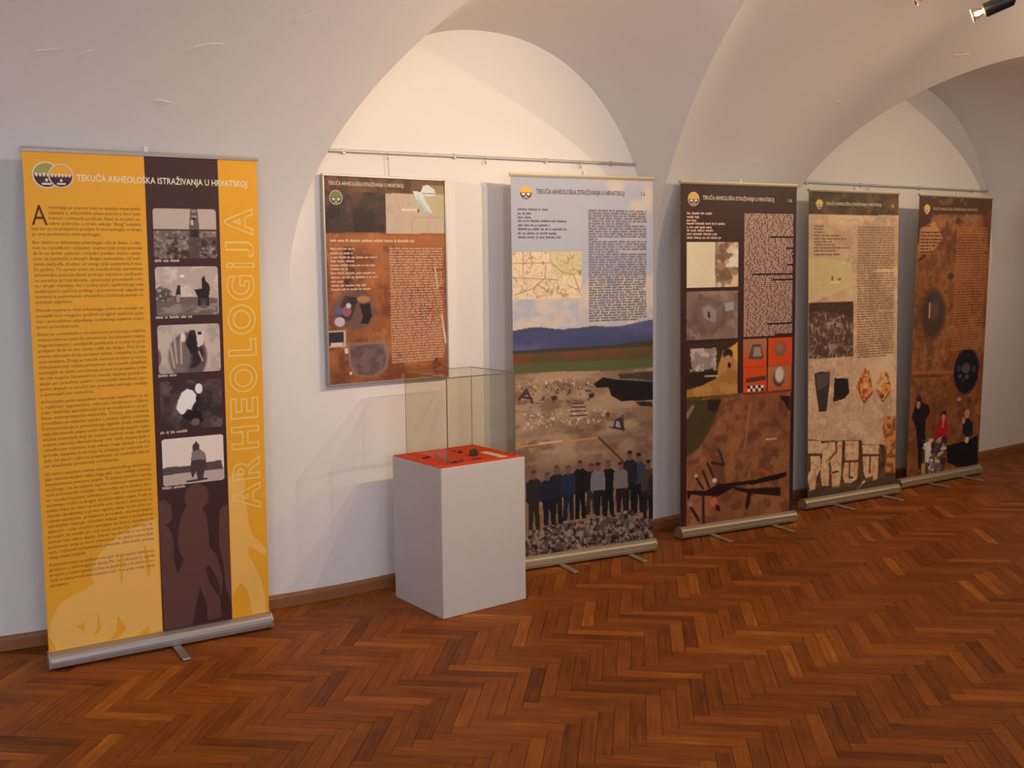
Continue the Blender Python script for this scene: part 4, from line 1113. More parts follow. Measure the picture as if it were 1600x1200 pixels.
gm = cv.pm([(-0.0205, 0.2184), (0.1452, 0.2131), (0.4590, 0.2309), (0.4922, 0.2885), (0.3492, 0.3262), (0.0119, 0.3476), (-0.0179, 0.3474)], .02); cv.mix(gm * .85, (172, 160, 110)); cv.web(.07, 117, (190, 176, 130), .08, .6, mask=gm); cv.line([(0.0120, 0.3522), (0.2242, 0.3303), (0.5086, 0.2981)], .03, (192, 158, 122), .8); cv.poly([(0.2359, 0.2927), (0.3328, 0.2929), (0.3329, 0.3000), (0.2361, 0.2998)], (206, 186, 150)); cv.rect([(0.2418, 0.2739), (0.2670, 0.2904)], (120, 92, 62)); cv.rect([(0.3169, 0.2825), (0.3485, 0.2901)], (120, 92, 62))
dp = cv.pm([(-0.0003, 0.3601), (0.4939, 0.3611), (0.4887, 0.5436), (0.0219, 0.5412), (0.0033, 0.5398)]); cv.mix(dp, (74, 54, 46)); cv.web(.14, 118, (142, 118, 102), .16, .9, mask=dp); cv.web(.08, 119, (126, 102, 90), .14, .8, mask=dp); cv.cloud((156, 134, 118), .02, 120, .6, .7, .8, mask=dp); cv.mix(cv.pm([(0.0076, 0.3591), (0.4854, 0.3604), (0.4864, 0.4156), (0.3664, 0.4023), (0.2720, 0.3918), (0.0082, 0.3891)]) * .85, (56, 38, 30))
cv.ell([(0.6068, 0.5347), (0.9406, 0.6088)], (186, 160, 132), .6, .8)
cv.poly([(0.0664, 0.5912), (0.1321, 0.5853), (0.2308, 0.5884), (0.2301, 0.6384), (0.2012, 0.7160), (0.1822, 0.7192), (0.1189, 0.7168), (0.0798, 0.6386)], (52, 44, 42)); cv.poly([(0.0852, 0.5931), (0.2196, 0.5905), (0.2156, 0.6331), (0.1019, 0.6489)], (84, 70, 62), .8, .015)
cv.poly([(0.2844, 0.6108), (0.4367, 0.6151), (0.4509, 0.6650), (0.3950, 0.6829), (0.2745, 0.6895)], (34, 28, 30)); cv.poly([(0.0688, 0.7149), (0.1001, 0.7161), (0.0880, 0.7396), (0.0693, 0.7389)], (186, 160, 140), .5)
for pts in ([(0.5825, 0.6017), (0.6213, 0.5852), (0.6676, 0.5839), (0.6974, 0.6099), (0.7208, 0.6661), (0.6183, 0.7065), (0.5309, 0.6477)], [(0.8072, 0.6052), (0.8690, 0.5992), (0.9140, 0.6261), (0.9379, 0.6653), (0.8388, 0.7092), (0.7344, 0.6489)]):
    cv.poly(pts, (188, 122, 70)); m = cv.pm(pts); cv.cloud((224, 172, 118), .03, 121, .48, .6, .8, mask=m); cv.cloud((130, 62, 32), .03, 122, .55, .62, .9, mask=m)
cv.poly([(0.5309, 0.6477), (0.6182, 0.6995), (0.7208, 0.6646), (0.7158, 0.6761), (0.6183, 0.7075)], (110, 56, 32)); cv.poly([(0.7344, 0.6489), (0.8387, 0.7020), (0.9326, 0.6693), (0.9273, 0.6778), (0.8389, 0.7107)], (104, 52, 32)); cv.ell([(0.5919, 0.6545), (0.6520, 0.6740)], (150, 70, 40)); cv.ell([(0.8137, 0.6793), (0.8563, 0.6960)], (100, 44, 28))
bt = cv.pm([(-0.0192, 0.8019), (0.1523, 0.8145), (0.3778, 0.8223), (0.5949, 0.8306), (0.6122, 0.8454), (0.8377, 0.8559), (1.0169, 0.8693), (1.0190, 1.0036), (-0.0151, 1.0109)]); cv.mix(bt, (92, 66, 44)); cv.cloud((60, 42, 32), .06, 123, .45, .6, .8, mask=bt)
st = (186, 150, 112)
for pts in ([(-0.0114, 0.8080), (0.1445, 0.8151), (0.1528, 0.8386), (0.1453, 0.8599), (-0.0028, 0.8540)], [(0.1525, 0.8241), (0.3045, 0.8238), (0.3132, 0.8560), (0.2685, 0.8830), (0.2174, 0.8949), (0.2337, 0.9103), (0.2268, 0.9680), (0.1553, 0.9663), (0.1355, 0.9243), (0.1535, 0.8723)], [(0.2491, 0.8771), (0.3289, 0.8235), (0.3779, 0.8238), (0.3716, 0.9274), (0.3480, 0.9799), (0.2703, 0.9803), (0.2581, 0.9310)], [(0.4108, 0.8263), (0.5644, 0.8323), (0.5619, 0.8780), (0.5465, 0.9617), (0.4880, 0.9708), (0.4051, 0.9685), (0.3799, 0.9377), (0.4119, 0.8903)],
            [(0.6037, 0.8475), (0.8025, 0.8553), (0.7943, 0.8919), (0.7680, 0.8881), (0.7431, 0.9576), (0.6484, 0.9649), (0.6223, 0.9409), (0.6128, 0.8830)], [(0.0282, 0.8613), (0.1375, 0.8643), (0.1353, 0.9099), (0.0918, 0.9363), (0.0770, 0.9737), (0.0227, 0.9752), (-0.0044, 0.9309), (0.0258, 0.8993)], [(0.7159, 0.8906), (0.7944, 0.8945), (0.7869, 0.9752), (0.7347, 0.9773)]):
    cv.poly(pts, st); m = cv.pm(pts); cv.cloud((204, 172, 134), .04, 124, .5, .6, .8, mask=m); cv.cloud((150, 114, 80), .03, 125, .56, .66, .7, mask=m)
for ln in ([(-0.0028, 0.8540), (0.1453, 0.8604), (0.1376, 0.8667)], [(0.3861, 0.8251), (0.3766, 0.9375)], [(0.3046, 0.8263), (0.3132, 0.8560), (0.2331, 0.8812)], [(0.4120, 0.8952), (0.5623, 0.9004)], [(0.4617, 0.8977), (0.4594, 0.9519), (0.4960, 0.9539)], [(0.5746, 0.8312), (0.5936, 0.9494)], [(0.6128, 0.8830), (0.7943, 0.8904)], [(0.6986, 0.8897), (0.6909, 0.9447)], [(0.2693, 0.9268), (0.3307, 0.9252)], [(0.0205, 0.8609), (0.0214, 0.9085)], [(0.8201, 0.8551), (0.8598, 0.9079), (0.7955, 0.9604)]):
    cv.line(ln, .014, (64, 40, 28), .95)
br = cv.pm([(0.8363, 0.7692), (0.8804, 0.7607), (0.9971, 0.7601), (1.0002, 0.9613), (0.8658, 0.9541), (0.9004, 0.8946), (0.8462, 0.8359)]); cv.mix(br, (170, 116, 66)); cv.cloud((110, 66, 38), .03, 126, .52, .6, .9, mask=br); cv.poly([(0.5470, 0.9940), (0.6313, 0.9690), (0.6451, 0.9747), (0.5673, 0.9977)], (214, 190, 166)); cv.mix(cv.pm([(-0.0157, 0.9777), (0.2509, 0.9718), (0.4966, 0.9836), (1.0003, 0.9665), (1.0009, 1.0051), (-0.0151, 1.0062)], .01) * .7, (62, 54, 44))
s.body = s.raster('graphic_sheet', cv, 0, root, back=True)
emblem(s, (0.1114, 0.0457), .034, 1.2, (222, 164, 58), (90, 58, 44))
t0, t1 = [(0.1803, 0.0464), (0.7946, 0.0456)]
s.letters('headline_lettering', [('TEKUĆA ARHEOLOŠKA ISTRAŽIVANJA U HRVATSKOJ', t0[0], t0[1], t1[0], .019, .012, t1[1])], (208, 184, 146), 1.5)
t0, t1 = [(0.9164, 0.0480), (0.9442, 0.0480)]
s.letters('page_number', [('20', t0[0], t0[1], t1[0], .017, .008, t1[1])], (200, 180, 150), 1.5)
s.greek('detail_lines', [((0.0553, 0.1141)[0], e[0], e[1]) for e in [(0.1632, 0.1142), (0.1633, 0.1235), (0.1635, 0.1339), (0.3458, 0.1442), (0.4127, 0.1546), (0.2521, 0.1645), (0.2757, 0.1738), (0.4581, 0.1839), (0.2870, 0.1935), (0.3343, 0.2056)]], .009, (122, 92, 68), 1.4, 31)
a, b = [(0.5330, 0.1158), (0.9590, 0.5482)]
s.greek('text_column', column(a, b, 52, {12: .9, 17: .4, 33: .6, 51: .8}), .0085, (128, 98, 72), 1.4, 32, label='brown column of small print')

# ================================================================== rust coloured banner
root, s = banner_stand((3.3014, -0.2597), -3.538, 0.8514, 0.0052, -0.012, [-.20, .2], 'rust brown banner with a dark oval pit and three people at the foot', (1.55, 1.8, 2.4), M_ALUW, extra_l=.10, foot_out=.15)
cv = Canvas(s, 0, 0, 1, 1, .005); cv.fill((112, 62, 28)); cv.cloud((134, 84, 44), .16, 131, .40, .66, .8); cv.cloud((88, 48, 26), .10, 132, .48, .68, .7); cv.cloud((150, 100, 56), .05, 133, .56, .74, .5); cv.cloud((68, 38, 22), .03, 134, .62, .76, .5); cv.grain(.16, .012, 139)
cv.mix(cv.pm([(-0.0401, -0.0095), (1.0025, -0.0072), (1.0115, 0.0342), (0.9045, 0.0608), (0.1909, 0.0657), (0.1581, 0.0855), (0.1610, 0.1001), (0.0372, 0.1152), (0.0206, 0.1684), (-0.0053, 0.1732)], .012) * .85, (54, 30, 20)); cv.cloud((120, 76, 44), .06, 135, .5, .62, .7, mask=cv.rm([(0.1583, -0.0071), (0.6391, 0.0324)], .02)); cv.mix(cv.rm([(0.8881, -0.0161), (1.0729, 0.1743)], .02) * .7, (74, 38, 18))
cv.mix(cv.pm([(0.0283, 0.1152), (0.2140, 0.0901), (0.3371, 0.1488), (0.2333, 0.1882), (0.0270, 0.2023)], .02) * .7, (176, 124, 68)); cv.line([(0.0317, 0.2266), (0.1131, 0.2099)], .02, (70, 30, 16))
cv.ell([(0.0927, 0.3292), (0.4114, 0.5034)], (62, 44, 34), .95, .3); cv.ell([(0.1952, 0.3699), (0.3202, 0.4414)], (106, 66, 44), .6, .6); cv.line([(0.2006, 0.3788), (0.2032, 0.4301)], .012, (176, 154, 126)); cv.ell([(0.4280, 0.2735), (0.5085, 0.2943)], (64, 42, 38)); cv.ell([(0.4931, 0.0762), (0.5753, 0.1008)], (60, 32, 20), .8, .4)
cv.line([(0.0012, 0.6229), (0.2850, 0.6260), (0.5821, 0.6346)], .02, (150, 86, 40), .7); cv.line([(0.0406, 0.6354), (0.4052, 0.6442)], .02, (78, 44, 26), .7); cv.line([(0.3698, 0.6627), (0.3802, 0.8145)], .02, (140, 82, 42), .4)
cv.ell([(0.5793, 0.5511), (0.9339, 0.7203)], (22, 17, 22)); cv.ell([(0.6876, 0.6052), (0.8090, 0.6439)], (70, 60, 62)); cv.ell([(0.6177, 0.6109), (0.6742, 0.6393)], (48, 42, 46)); cv.ell([(0.8348, 0.6179), (0.8926, 0.6441)], (50, 44, 48)); cv.ell([(0.6446, 0.6436), (0.6992, 0.6615)], (66, 58, 62)); cv.ell([(0.7378, 0.6495), (0.7929, 0.6664)], (74, 66, 68)); cv.ell([(0.6997, 0.6642), (0.7433, 0.6764)], (52, 46, 50))
cv.poly([(0.0929, 0.7139), (0.1390, 0.7096), (0.1565, 0.7319), (0.2507, 0.7462), (0.2785, 0.7708), (0.2222, 0.7966), (0.2226, 0.8484), (0.2490, 0.8860), (0.2002, 0.9299), (0.2103, 0.9823), (0.1517, 0.9736), (0.1253, 0.8845), (0.0946, 0.8214), (0.0313, 0.7826)], (26, 20, 24)); cv.ell([(0.0854, 0.7238), (0.1420, 0.7544)], (170, 96, 76)); cv.ell([(0.0914, 0.7062), (0.1484, 0.7290)], (40, 30, 32))
cv.poly([(0.3822, 0.8251), (0.4463, 0.8019), (0.5164, 0.8052), (0.5541, 0.8440), (0.5180, 0.8633), (0.5340, 0.8933), (0.4150, 0.8922), (0.3346, 0.8801)], (148, 26, 28)); cv.ell([(0.4346, 0.7725), (0.5042, 0.7940)], (36, 22, 20)); cv.ell([(0.4432, 0.7860), (0.4879, 0.8117)], (176, 110, 84)); cv.line([(0.4673, 0.8081), (0.4626, 0.8342)], .012, (190, 130, 104)); cv.ell([(0.4208, 0.8715), (0.4734, 0.8885)], (184, 130, 104))
cv.poly([(0.7422, 0.8210), (0.8130, 0.8136), (0.8902, 0.8334), (0.8963, 0.8825), (0.8178, 0.8866), (0.7419, 0.8693)], (24, 26, 28)); cv.ell([(0.7645, 0.7791), (0.8340, 0.8145)], (172, 112, 80)); cv.ell([(0.7296, 0.8097), (0.7757, 0.8333)], (160, 130, 104)); cv.poly([(0.5266, 0.9061), (0.6772, 0.9035), (0.8616, 0.8970), (0.9741, 0.8810), (0.9928, 0.9996), (0.7167, 0.9968), (0.5496, 0.9710)], (20, 17, 20), 1, .004); cv.ell([(0.7863, 0.8850), (0.8433, 0.9096)], (186, 150, 130)); cv.ell([(0.6419, 0.7301), (0.7023, 0.7465)], (178, 110, 90))
wt = cv.rm([(0.1983, 0.8704), (0.5268, 1.0068)], .006); cv.mix(wt * .6, (70, 52, 46)); cv.poly([(0.2051, 0.8862), (0.2992, 0.8772), (0.3104, 0.9049), (0.2880, 0.9583), (0.2375, 0.9554), (0.2347, 0.9111)], (206, 178, 150)); cv.poly([(0.3049, 0.9463), (0.3518, 0.9479), (0.3519, 0.9882), (0.3131, 0.9885)], (188, 178, 166)); cv.cloud((196, 176, 130), .03, 137, .56, .63, .9, mask=wt); cv.cloud((44, 24, 40), .04, 138, .5, .58, .8, mask=wt * (cv.U > (0.3202, 0.9054)[0])); cv.poly([(0.3703, 0.9632), (0.4701, 0.9716), (0.4654, 0.9977), (0.3667, 0.9944)], (84, 84, 92), .8); cv.poly([(0.1865, 0.9576), (0.2438, 0.9584), (0.2417, 0.9972), (0.2036, 0.9974)], (160, 126, 60))
s.body = s.raster('graphic_sheet', cv, 0, root, back=True)
emblem(s, (0.1057, 0.0498), .036, 1.2, (222, 152, 50), (110, 74, 44))
t0, t1 = [(0.1788, 0.0507), (0.7914, 0.0504)]
s.letters('headline_lettering', [('TEKUĆA ARHEOLOŠKA ISTRAŽIVANJA U HRVATSKOJ', t0[0], t0[1], t1[0], .018, .012, t1[1])], (176, 134, 94), 1.5)
s.greek('detail_lines', [((0.0399, 0.1103)[0], e[0], e[1]) for e in [(0.1570, 0.0796), (0.1624, 0.1074), (0.3145, 0.1291), (0.3355, 0.1409), (0.3194, 0.1538), (0.3590, 0.1647), (0.2309, 0.1759), (0.1778, 0.1866), (0.1984, 0.1980)]], .009, (86, 46, 24), 1.4, 41)
a, b = [(0.5232, 0.1111), (0.9579, 0.5530)]
s.greek('text_column', column(a, b, 46, {9: .9, 19: .85, 45: .9}), .0085, (154, 94, 52), 1.4, 42, label='brown column of small print')

# ================================================================== framed panel hanging on the wall
pr = bpy.data.objects.new('wall_panel', None); COL.objects.link(pr)
pr.location = (-0.759, -0.004, 1.0415)
tag(pr, 'brown framed exhibition panel hanging on the white wall above the glass case', 'panel')
PWD, PHT = 0.683, 1.0015
box('backing_board', -PWD / 2 + .004, PWD / 2 - .004, -.016, -.002, .004, PHT - .004, M_CAP, pr)
for nm, bb in (('frame_rail', (-PWD / 2, PWD / 2, 0, .010)), ('frame_rail', (-PWD / 2, PWD / 2, PHT - .010, PHT)), ('frame_stile', (-PWD / 2, -PWD / 2 + .010, .010, PHT - .010)), ('frame_stile', (PWD / 2 - .010, PWD / 2, .010, PHT - .010))):
    box(nm, bb[0], bb[1], -.024, -.002, bb[2], bb[3], M_ALU, pr, .002, 1)
s = Sheet(pr, PWD - .018, PHT - .009, .009, gain=(1.0, 1.08, 1.2), y=-.018)
cv = Canvas(s, 0, 0, 1, 1, .0036); cv.fill((146, 84, 50)); cv.cloud((168, 100, 58), .14, 141, .44, .62, .9); cv.cloud((112, 60, 44), .08, 142, .52, .66, .8); cv.cloud((180, 116, 72), .05, 143, .6, .7, .6); cv.grain(.08, .008, 144)
hd = cv.pm([(-0.0155, -0.0090), (1.0206, -0.0085), (1.0231, 0.0624), (0.4921, 0.0699), (-0.0149, 0.0734)]); cv.mix(hd * .8, (104, 72, 48)); cv.cloud((74, 48, 38), .05, 145, .5, .62, .8, mask=hd)
dp = cv.pm([(-0.0149, 0.0734), (0.4921, 0.0699), (0.4911, 0.2663), (-0.0136, 0.2679)]); cv.mix(dp, (68, 46, 44)); cv.cloud((96, 66, 58), .08, 146, .48, .62, .8, mask=dp); cv.cloud((44, 30, 32), .06, 147, .5, .62, .8, mask=dp)
mp = cv.pm([(0.4921, 0.0738), (0.9962, 0.0681), (0.9995, 0.2668), (0.4929, 0.2682)]); cv.mix(mp, (196, 172, 150)); cv.web(.05, 148, (176, 146, 136), .1, .7, mask=mp); cv.cloud((190, 180, 132), .1, 149, .48, .62, .8, mask=mp * (cv.U > .6)); cv.mix(cv.rm([(0.8785, 0.0253), (1.0089, 0.1747)], .01) * .6, (186, 170, 120))
for ln in ([(0.7161, 0.1686), (0.7100, 0.2667)], [(0.8566, 0.1767), (0.8541, 0.2658)], [(0.7166, 0.1886), (0.9911, 0.1831)], [(0.5681, 0.0820), (0.6211, 0.1600)]):
    cv.line(ln, .003, (176, 120, 110), .7)
cv.poly([(0.7217, 0.0570), (0.7914, 0.0594), (0.8168, 0.0268), (0.8607, 0.0238), (0.9147, 0.0466), (0.9246, 0.0746), (0.8448, 0.0813), (0.8181, 0.0718), (0.8278, 0.1017), (0.8678, 0.1382), (0.8918, 0.1661), (0.8472, 0.1567), (0.7931, 0.1174), (0.7487, 0.0932)], (216, 216, 214)); cv.poly([(0.7533, 0.0682), (0.8016, 0.1072), (0.8686, 0.1614), (0.8295, 0.1569), (0.7756, 0.1177)], (176, 200, 206)); cv.rect([(0.6241, 0.1461), (0.7557, 0.1560)], (226, 206, 186)); cv.rect([(0.7624, 0.1439), (0.7769, 0.1637)], (60, 40, 36)); cv.rect([(0.8091, 0.0630), (0.9154, 0.0688)], (90, 84, 74))
cv.mix(cv.rm([(-0.0135, 0.2754), (1.0145, 0.3335)], .02) * .5, (190, 112, 58)); cv.cloud((60, 38, 36), .05, 150, .42, .56, .9, mask=cv.rm([(0.1367, 0.3351), (0.2247, 0.5427)], .01))
ph = cv.em([(0.0357, 0.5516), (0.3794, 0.7364)], .4); cv.mix(ph * .9, (104, 80, 76)); cv.poly([(0.0683, 0.6591), (0.1394, 0.5727), (0.2366, 0.5792), (0.2210, 0.6331), (0.1811, 0.6912), (0.1167, 0.6994)], (70, 50, 56)); cv.poly([(0.2534, 0.6140), (0.3439, 0.6108), (0.3550, 0.6758), (0.3208, 0.7128), (0.2629, 0.7082), (0.2822, 0.6740)], (36, 26, 30)); cv.ell([(0.0526, 0.6733), (0.1362, 0.7196)], (196, 180, 190)); cv.ell([(0.0601, 0.6248), (0.1244, 0.6653)], (96, 92, 130)); cv.ell([(0.1159, 0.6211), (0.1890, 0.6717)], (150, 90, 100)); cv.ell([(0.1636, 0.5780), (0.2452, 0.6139)], (50, 36, 44)); cv.ell([(0.2365, 0.5743), (0.3439, 0.6059)], (176, 120, 76)); cv.ell([(0.1478, 0.6070), (0.1885, 0.6324)], (206, 190, 180))
cv.rect([(-0.0102, 0.7368), (0.1373, 0.8201)], (196, 178, 160)); cv.rect([(-0.0039, 0.7468), (0.1227, 0.8097)], (52, 40, 44)); cv.rect([(0.0187, 0.7963), (0.1178, 0.8096)], (210, 196, 180)); cv.rect([(0.1261, 0.8276), (0.1538, 0.8505)], (220, 204, 184)); cv.rect([(0.1598, 0.9431), (0.1812, 0.9591)], (214, 196, 176))
cv.poly([(0.1500, 0.7988), (0.4734, 0.8018), (0.4920, 0.8817), (0.4711, 0.9419), (0.3837, 0.9786), (0.2009, 0.9700), (0.1594, 0.9083)], (142, 112, 96), .9, .01); pit = cv.pm([(0.1696, 0.8144), (0.4397, 0.8138), (0.4630, 0.8805), (0.4504, 0.9309), (0.3499, 0.9690), (0.2336, 0.9595), (0.1805, 0.9092)], .006); cv.mix(pit, (98, 74, 74)); cv.cloud((124, 98, 94), .04, 151, .48, .6, .8, mask=pit)
cv.line([(0.8933, 0.3797), (0.9022, 0.4361)], .007, (190, 50, 46)); cv.line([(0.9041, 0.4392), (0.9273, 0.5444)], .008, (222, 204, 186)); cv.line([(0.9572, 0.6799), (0.9914, 0.8276)], .009, (226, 208, 190)); cv.line([(0.9595, 0.5864), (0.9626, 0.6801)], .006, (176, 60, 46)); cv.cloud((70, 38, 40), .05, 152, .5, .6, .7, mask=cv.rm([(0.8702, 0.9071), (1.0367, 0.9669)], .01))
s.body = s.raster('graphic_sheet', cv, 0, pr, back=True)
emblem(s, (0.0915, 0.1014), .031, 1.2, (120, 126, 66), (52, 34, 32), (196, 184, 160))
t0, t1 = [(0.0345, 0.0422), (0.6438, 0.0419)]
s.letters('headline_lettering', [('TEKUĆA ARHEOLOŠKA ISTRAŽIVANJA U HRVATSKOJ', t0[0], t0[1], t1[0], .017, .012, t1[1])], (222, 200, 180), 1.5)
t0, t1 = [(0.0367, 0.3056), (0.7285, 0.3078)]
s.greek('subtitle_print', [(t0[0], t1[0], (t0[1] + t1[1]) / 2)], .009, (224, 186, 150), 1.4, 51)
s.greek('detail_lines', [((0.0339, 0.3448)[0], e[0], e[1]) for e in [(0.2285, 0.3456), (0.2126, 0.3670), (0.4065, 0.3868), (0.2261, 0.4049), (0.3989, 0.4253), (0.1781, 0.4426), (0.3912, 0.4628), (0.4116, 0.4828), (0.1306, 0.5025), (0.3177, 0.5223), (0.3494, 0.5405)]], .0075, (216, 176, 146), 1.4, 52)
a, b = [(0.5130, 0.3433), (0.9740, 0.9113)]
s.greek('text_column', column(a, b, 43, {8: .8, 15: .9, 42: .82}), .0068, (206, 160, 128), 1.4, 53, label='pale column of small print')

# ------------------------------------------------------------------ hanging rails, cord and loose hooks
def rail(x0, z0, x1, z1, label, brackets):
    L = math.hypot(x1 - x0, z1 - z0)
    r = bpy.data.objects.new('picture_rail', None); COL.objects.link(r)
    r.location = (x0, 0, z0); r.rotation_euler = (0, -math.atan2(z1 - z0, x1 - x0), 0)
    tag(r, label, 'rail', 'picture rails in the arches')
    extrude_x('rail_profile', 0, L, [(-.004, -.007), (-.011, -.008), (-.016, -.004), (-.017, .004), (-.012, .008), (-.004, .007)], M_RAIL, r)
    for t in brackets:
        b = box('bracket', t * L - .009, t * L + .009, -.014, 0, -.014, .012, M_RAIL, r, .002, 1)
    return r
rail(-1.055, 2.153, 0.90, 2.1815, 'thin metal picture rail across the bright arch above the brown panel', (.04, .36, .66, .9))
rail(2.32, 2.140, 4.69, 2.156, 'thin metal picture rail across the dim far arch', (.05, .3, .6, .9))
bm = tube_bm((-0.740, -.020, 2.042), (-0.745, -.020, 2.148), .0016, 8)
tube_bm((-0.745, -.020, 2.145), (-0.745, -.012, 2.160), .003, 8, bm=bm)
bmesh.ops.create_uvsphere(bm, u_segments=10, v_segments=6, radius=.005, matrix=Matrix.Translation((-0.744, -.020, 2.128)))
tag(add('hanging_cord', bm_mesh('hanging_cord', bm, (M_CORD,))), 'thin cord with a small bead holding the brown panel on the rail', 'cord')
def hook(x, z, label):
    bm = tube_bm((0, -.014, .02), (0, -.014, -.018), .0022, 8)
    tube_bm((0, -.014, -.018), (0, -.024, -.020), .0022, 8, bm=bm)
    tube_bm((0, -.024, -.020), (0, -.024, -.006), .0022, 8, bm=bm)
    o = add('rail_hook', bm_mesh('rail_hook', bm, (M_CORD,)), loc=(x, -.003, z))
    tag(o, label, 'hook', 'loose hooks under the rails')
hook(-0.17, 2.152, 'small empty hook on the rail between the panel and the hazy sky banner')
hook(0.47, 2.16, 'small empty hook on the rail just above the hazy sky banner')
hook(3.1, 2.13, 'small empty hook on the dim far rail above the sandy banner')

# ------------------------------------------------------------------ plinth, red felt, glass case, finds
PXO, PYO, PYAW, PWW, PDD, PH = -0.837, -0.5963, math.radians(0.70), 0.4775, 0.4295, 0.700
def plinth_frame(o):
    o.location = (PXO, PYO, 0); o.rotation_euler = (0, 0, PYAW)
pl = bpy.data.objects.new('display_plinth', None); COL.objects.link(pl); plinth_frame(pl)
tag(pl, 'white painted wooden plinth standing on the parquet under the glass case', 'plinth')
T = .018
box('front_panel', 0, PWW, 0, T, 0.0, PH, M_PAINT, pl, .0035, 2)
box('rear_panel', 0, PWW, PDD - T, PDD, 0.0, PH, M_PAINT, pl, .0035, 2)
box('side_panel', 0, T, T, PDD - T, 0.0, PH, M_PAINT, pl, .001, 1)
box('side_panel', PWW - T, PWW, T, PDD - T, 0.0, PH, M_PAINT, pl, .001, 1)
box('top_board', T, PWW - T, T, PDD - T, PH - T, PH, M_PAINT, pl)
felt = box('felt_sheet', .003, PWW - .003, .003, PDD - .003, PH + .0002, PH + .0032, M_RED, None, .001, 1)
plinth_frame(felt); tag(felt, 'bright red felt sheet covering the top of the white plinth', 'felt sheet')
ZT = PH + .0034
gc = bpy.data.objects.new('glass_case', None); COL.objects.link(gc); plinth_frame(gc)
tag(gc, 'clear five-sided glass case over the finds on the white plinth', 'glass case')
GX0, GX1, GY0, GY1, GZ = .066, .452, .042, .405, 1.103
G = .006
box('glass_pane', GX0, GX1, GY0, GY0 + G, ZT, GZ - G, M_GLASS, gc)
box('glass_pane', GX0, GX1, GY1 - G, GY1, ZT, GZ - G, M_GLASS, gc)
box('glass_pane', GX0, GX0 + G, GY0 + G + .0005, GY1 - G - .0005, ZT, GZ - G, M_GLASS, gc)
box('glass_pane', GX1 - G, GX1, GY0 + G + .0005, GY1 - G - .0005, ZT, GZ - G, M_GLASS, gc)
box('glass_pane', GX0, GX1, GY0, GY1, GZ - G + .0004, GZ, M_GLASS, gc)
e = .0026
for x in (GX0, GX1):
    for y in (GY0, GY1):
        e = .0024 if y == GY0 else .0014
        box('edge_joint', x - e, x + e, y - e, y + e, ZT, GZ, M_GEDGE, gc, .001, 1)
for y in (GY0, GY1):
    e = .0024 if y == GY0 else .0014
    box('edge_joint', GX0 - e, GX1 + e, y - e, y + e, GZ - e, GZ + e, M_GEDGE, gc, .001, 1)
e = .002
for x in (GX0, GX1):
    box('edge_joint', x - e, x + e, GY0, GY1, GZ - e, GZ + e, M_GEDGE, gc, .001, 1)

M_SHD = noise_mat('dark_sherd', (0.030, 0.018, 0.012), (0.075, 0.045, 0.028), 0.8, 60, bump=.4, bump_scale=150)
M_SHG = noise_mat('grey_sherd', (0.15, 0.13, 0.11), (0.24, 0.21, 0.18), 0.8, 60, bump=.4, bump_scale=150)
M_SHB = noise_mat('brown_sherd', (0.10, 0.045, 0.022), (0.17, 0.08, 0.04), 0.8, 60, bump=.4, bump_scale=150)
M_CARD = noise_mat('caption_card', (0.72, 0.60, 0.48), (0.78, 0.66, 0.54), 0.8, 40)
def sherd(x, y, lx, ly, h, rot, seed, mat, label):
    r = random.Random(seed)
    n = 11
    ring = []
    for i in range(n):
        a = 2 * math.pi * i / n
        k = r.uniform(.72, 1.1)
        ring.append((math.cos(a) * lx / 2 * k, math.sin(a) * ly / 2 * k))
    v = []
    for (sc, z) in ((.9, 0.0), (1.0, h * .35), (.82, h * .8), (.45, h * 1.0)):
        v += [(a * sc + r.uniform(-.04, .04) * lx, b * sc + r.uniform(-.04, .04) * ly, max(z * r.uniform(.85, 1.1), 0)) for a, b in ring]
    for i in range(n):
        v[i] = (v[i][0], v[i][1], 0)
    f = [tuple(range(n))[::-1], tuple(range(3 * n, 4 * n))]
    for j in range(3):
        f += [(j * n + i, j * n + (i + 1) % n, (j + 1) * n + (i + 1) % n, (j + 1) * n + i) for i in range(n)]
    p = Matrix.Rotation(PYAW, 4, 'Z') @ Vector((x, y, 0))
    o = add('pottery_sherd', new_mesh('pottery_sherd', v, f, (mat,)), loc=(PXO + p.x, PYO + p.y, ZT), rot=(0, 0, rot))
    tag(o, label, 'sherd', 'finds on the red felt')
SHERDS = [
    (0.0823, 0.2533, 0.055, 0.022, 0.01, 0.3, 1, M_SHD, 'long thin dark sherd nearest the left edge of the red felt'),
    (0.1471, 0.2532, 0.03, 0.034, 0.012, 0.2, 2, M_SHG, 'grey sherd left of the glass corner on the red felt'),
    (0.1385, 0.1843, 0.042, 0.03, 0.008, -0.4, 3, M_SHG, 'flat grey sherd beside the front glass corner'),
    (0.1123, 0.1008, 0.024, 0.022, 0.01, 0.1, 10, M_SHG, 'grey sherd right behind the front glass corner'),  # solid grey piece stands for a reflection in the glass edge
    (0.124, 0.0703, 0.036, 0.024, 0.008, -0.3, 4, M_SHD, 'flat dark sherd just right of the front glass corner'),
    (0.1692, 0.0842, 0.034, 0.026, 0.008, 0.5, 5, M_SHB, 'small brown sherd in the middle of the red felt'),
    (0.2873, 0.2696, 0.032, 0.028, 0.01, 0.1, 6, M_SHD, 'small dark sherd behind, left of the large lump'),
    (0.2854, 0.3174, 0.014, 0.016, 0.005, 0.1, 7, M_SHD, 'tiny dark fragment at the back of the red felt'),
    (0.2979, 0.1702, 0.06, 0.05, 0.03, 0.2, 8, M_SHD, 'largest dark lump of pottery on the red felt'),
    (0.2521, 0.0779, 0.062, 0.026, 0.007, -0.15, 9, M_SHB, 'long flat brown sherd in front of the large lump'),
]
CARD = (0.3860, 0.1280, -0.0091)
for i, sdat in enumerate(SHERDS):
    sherd(*sdat)
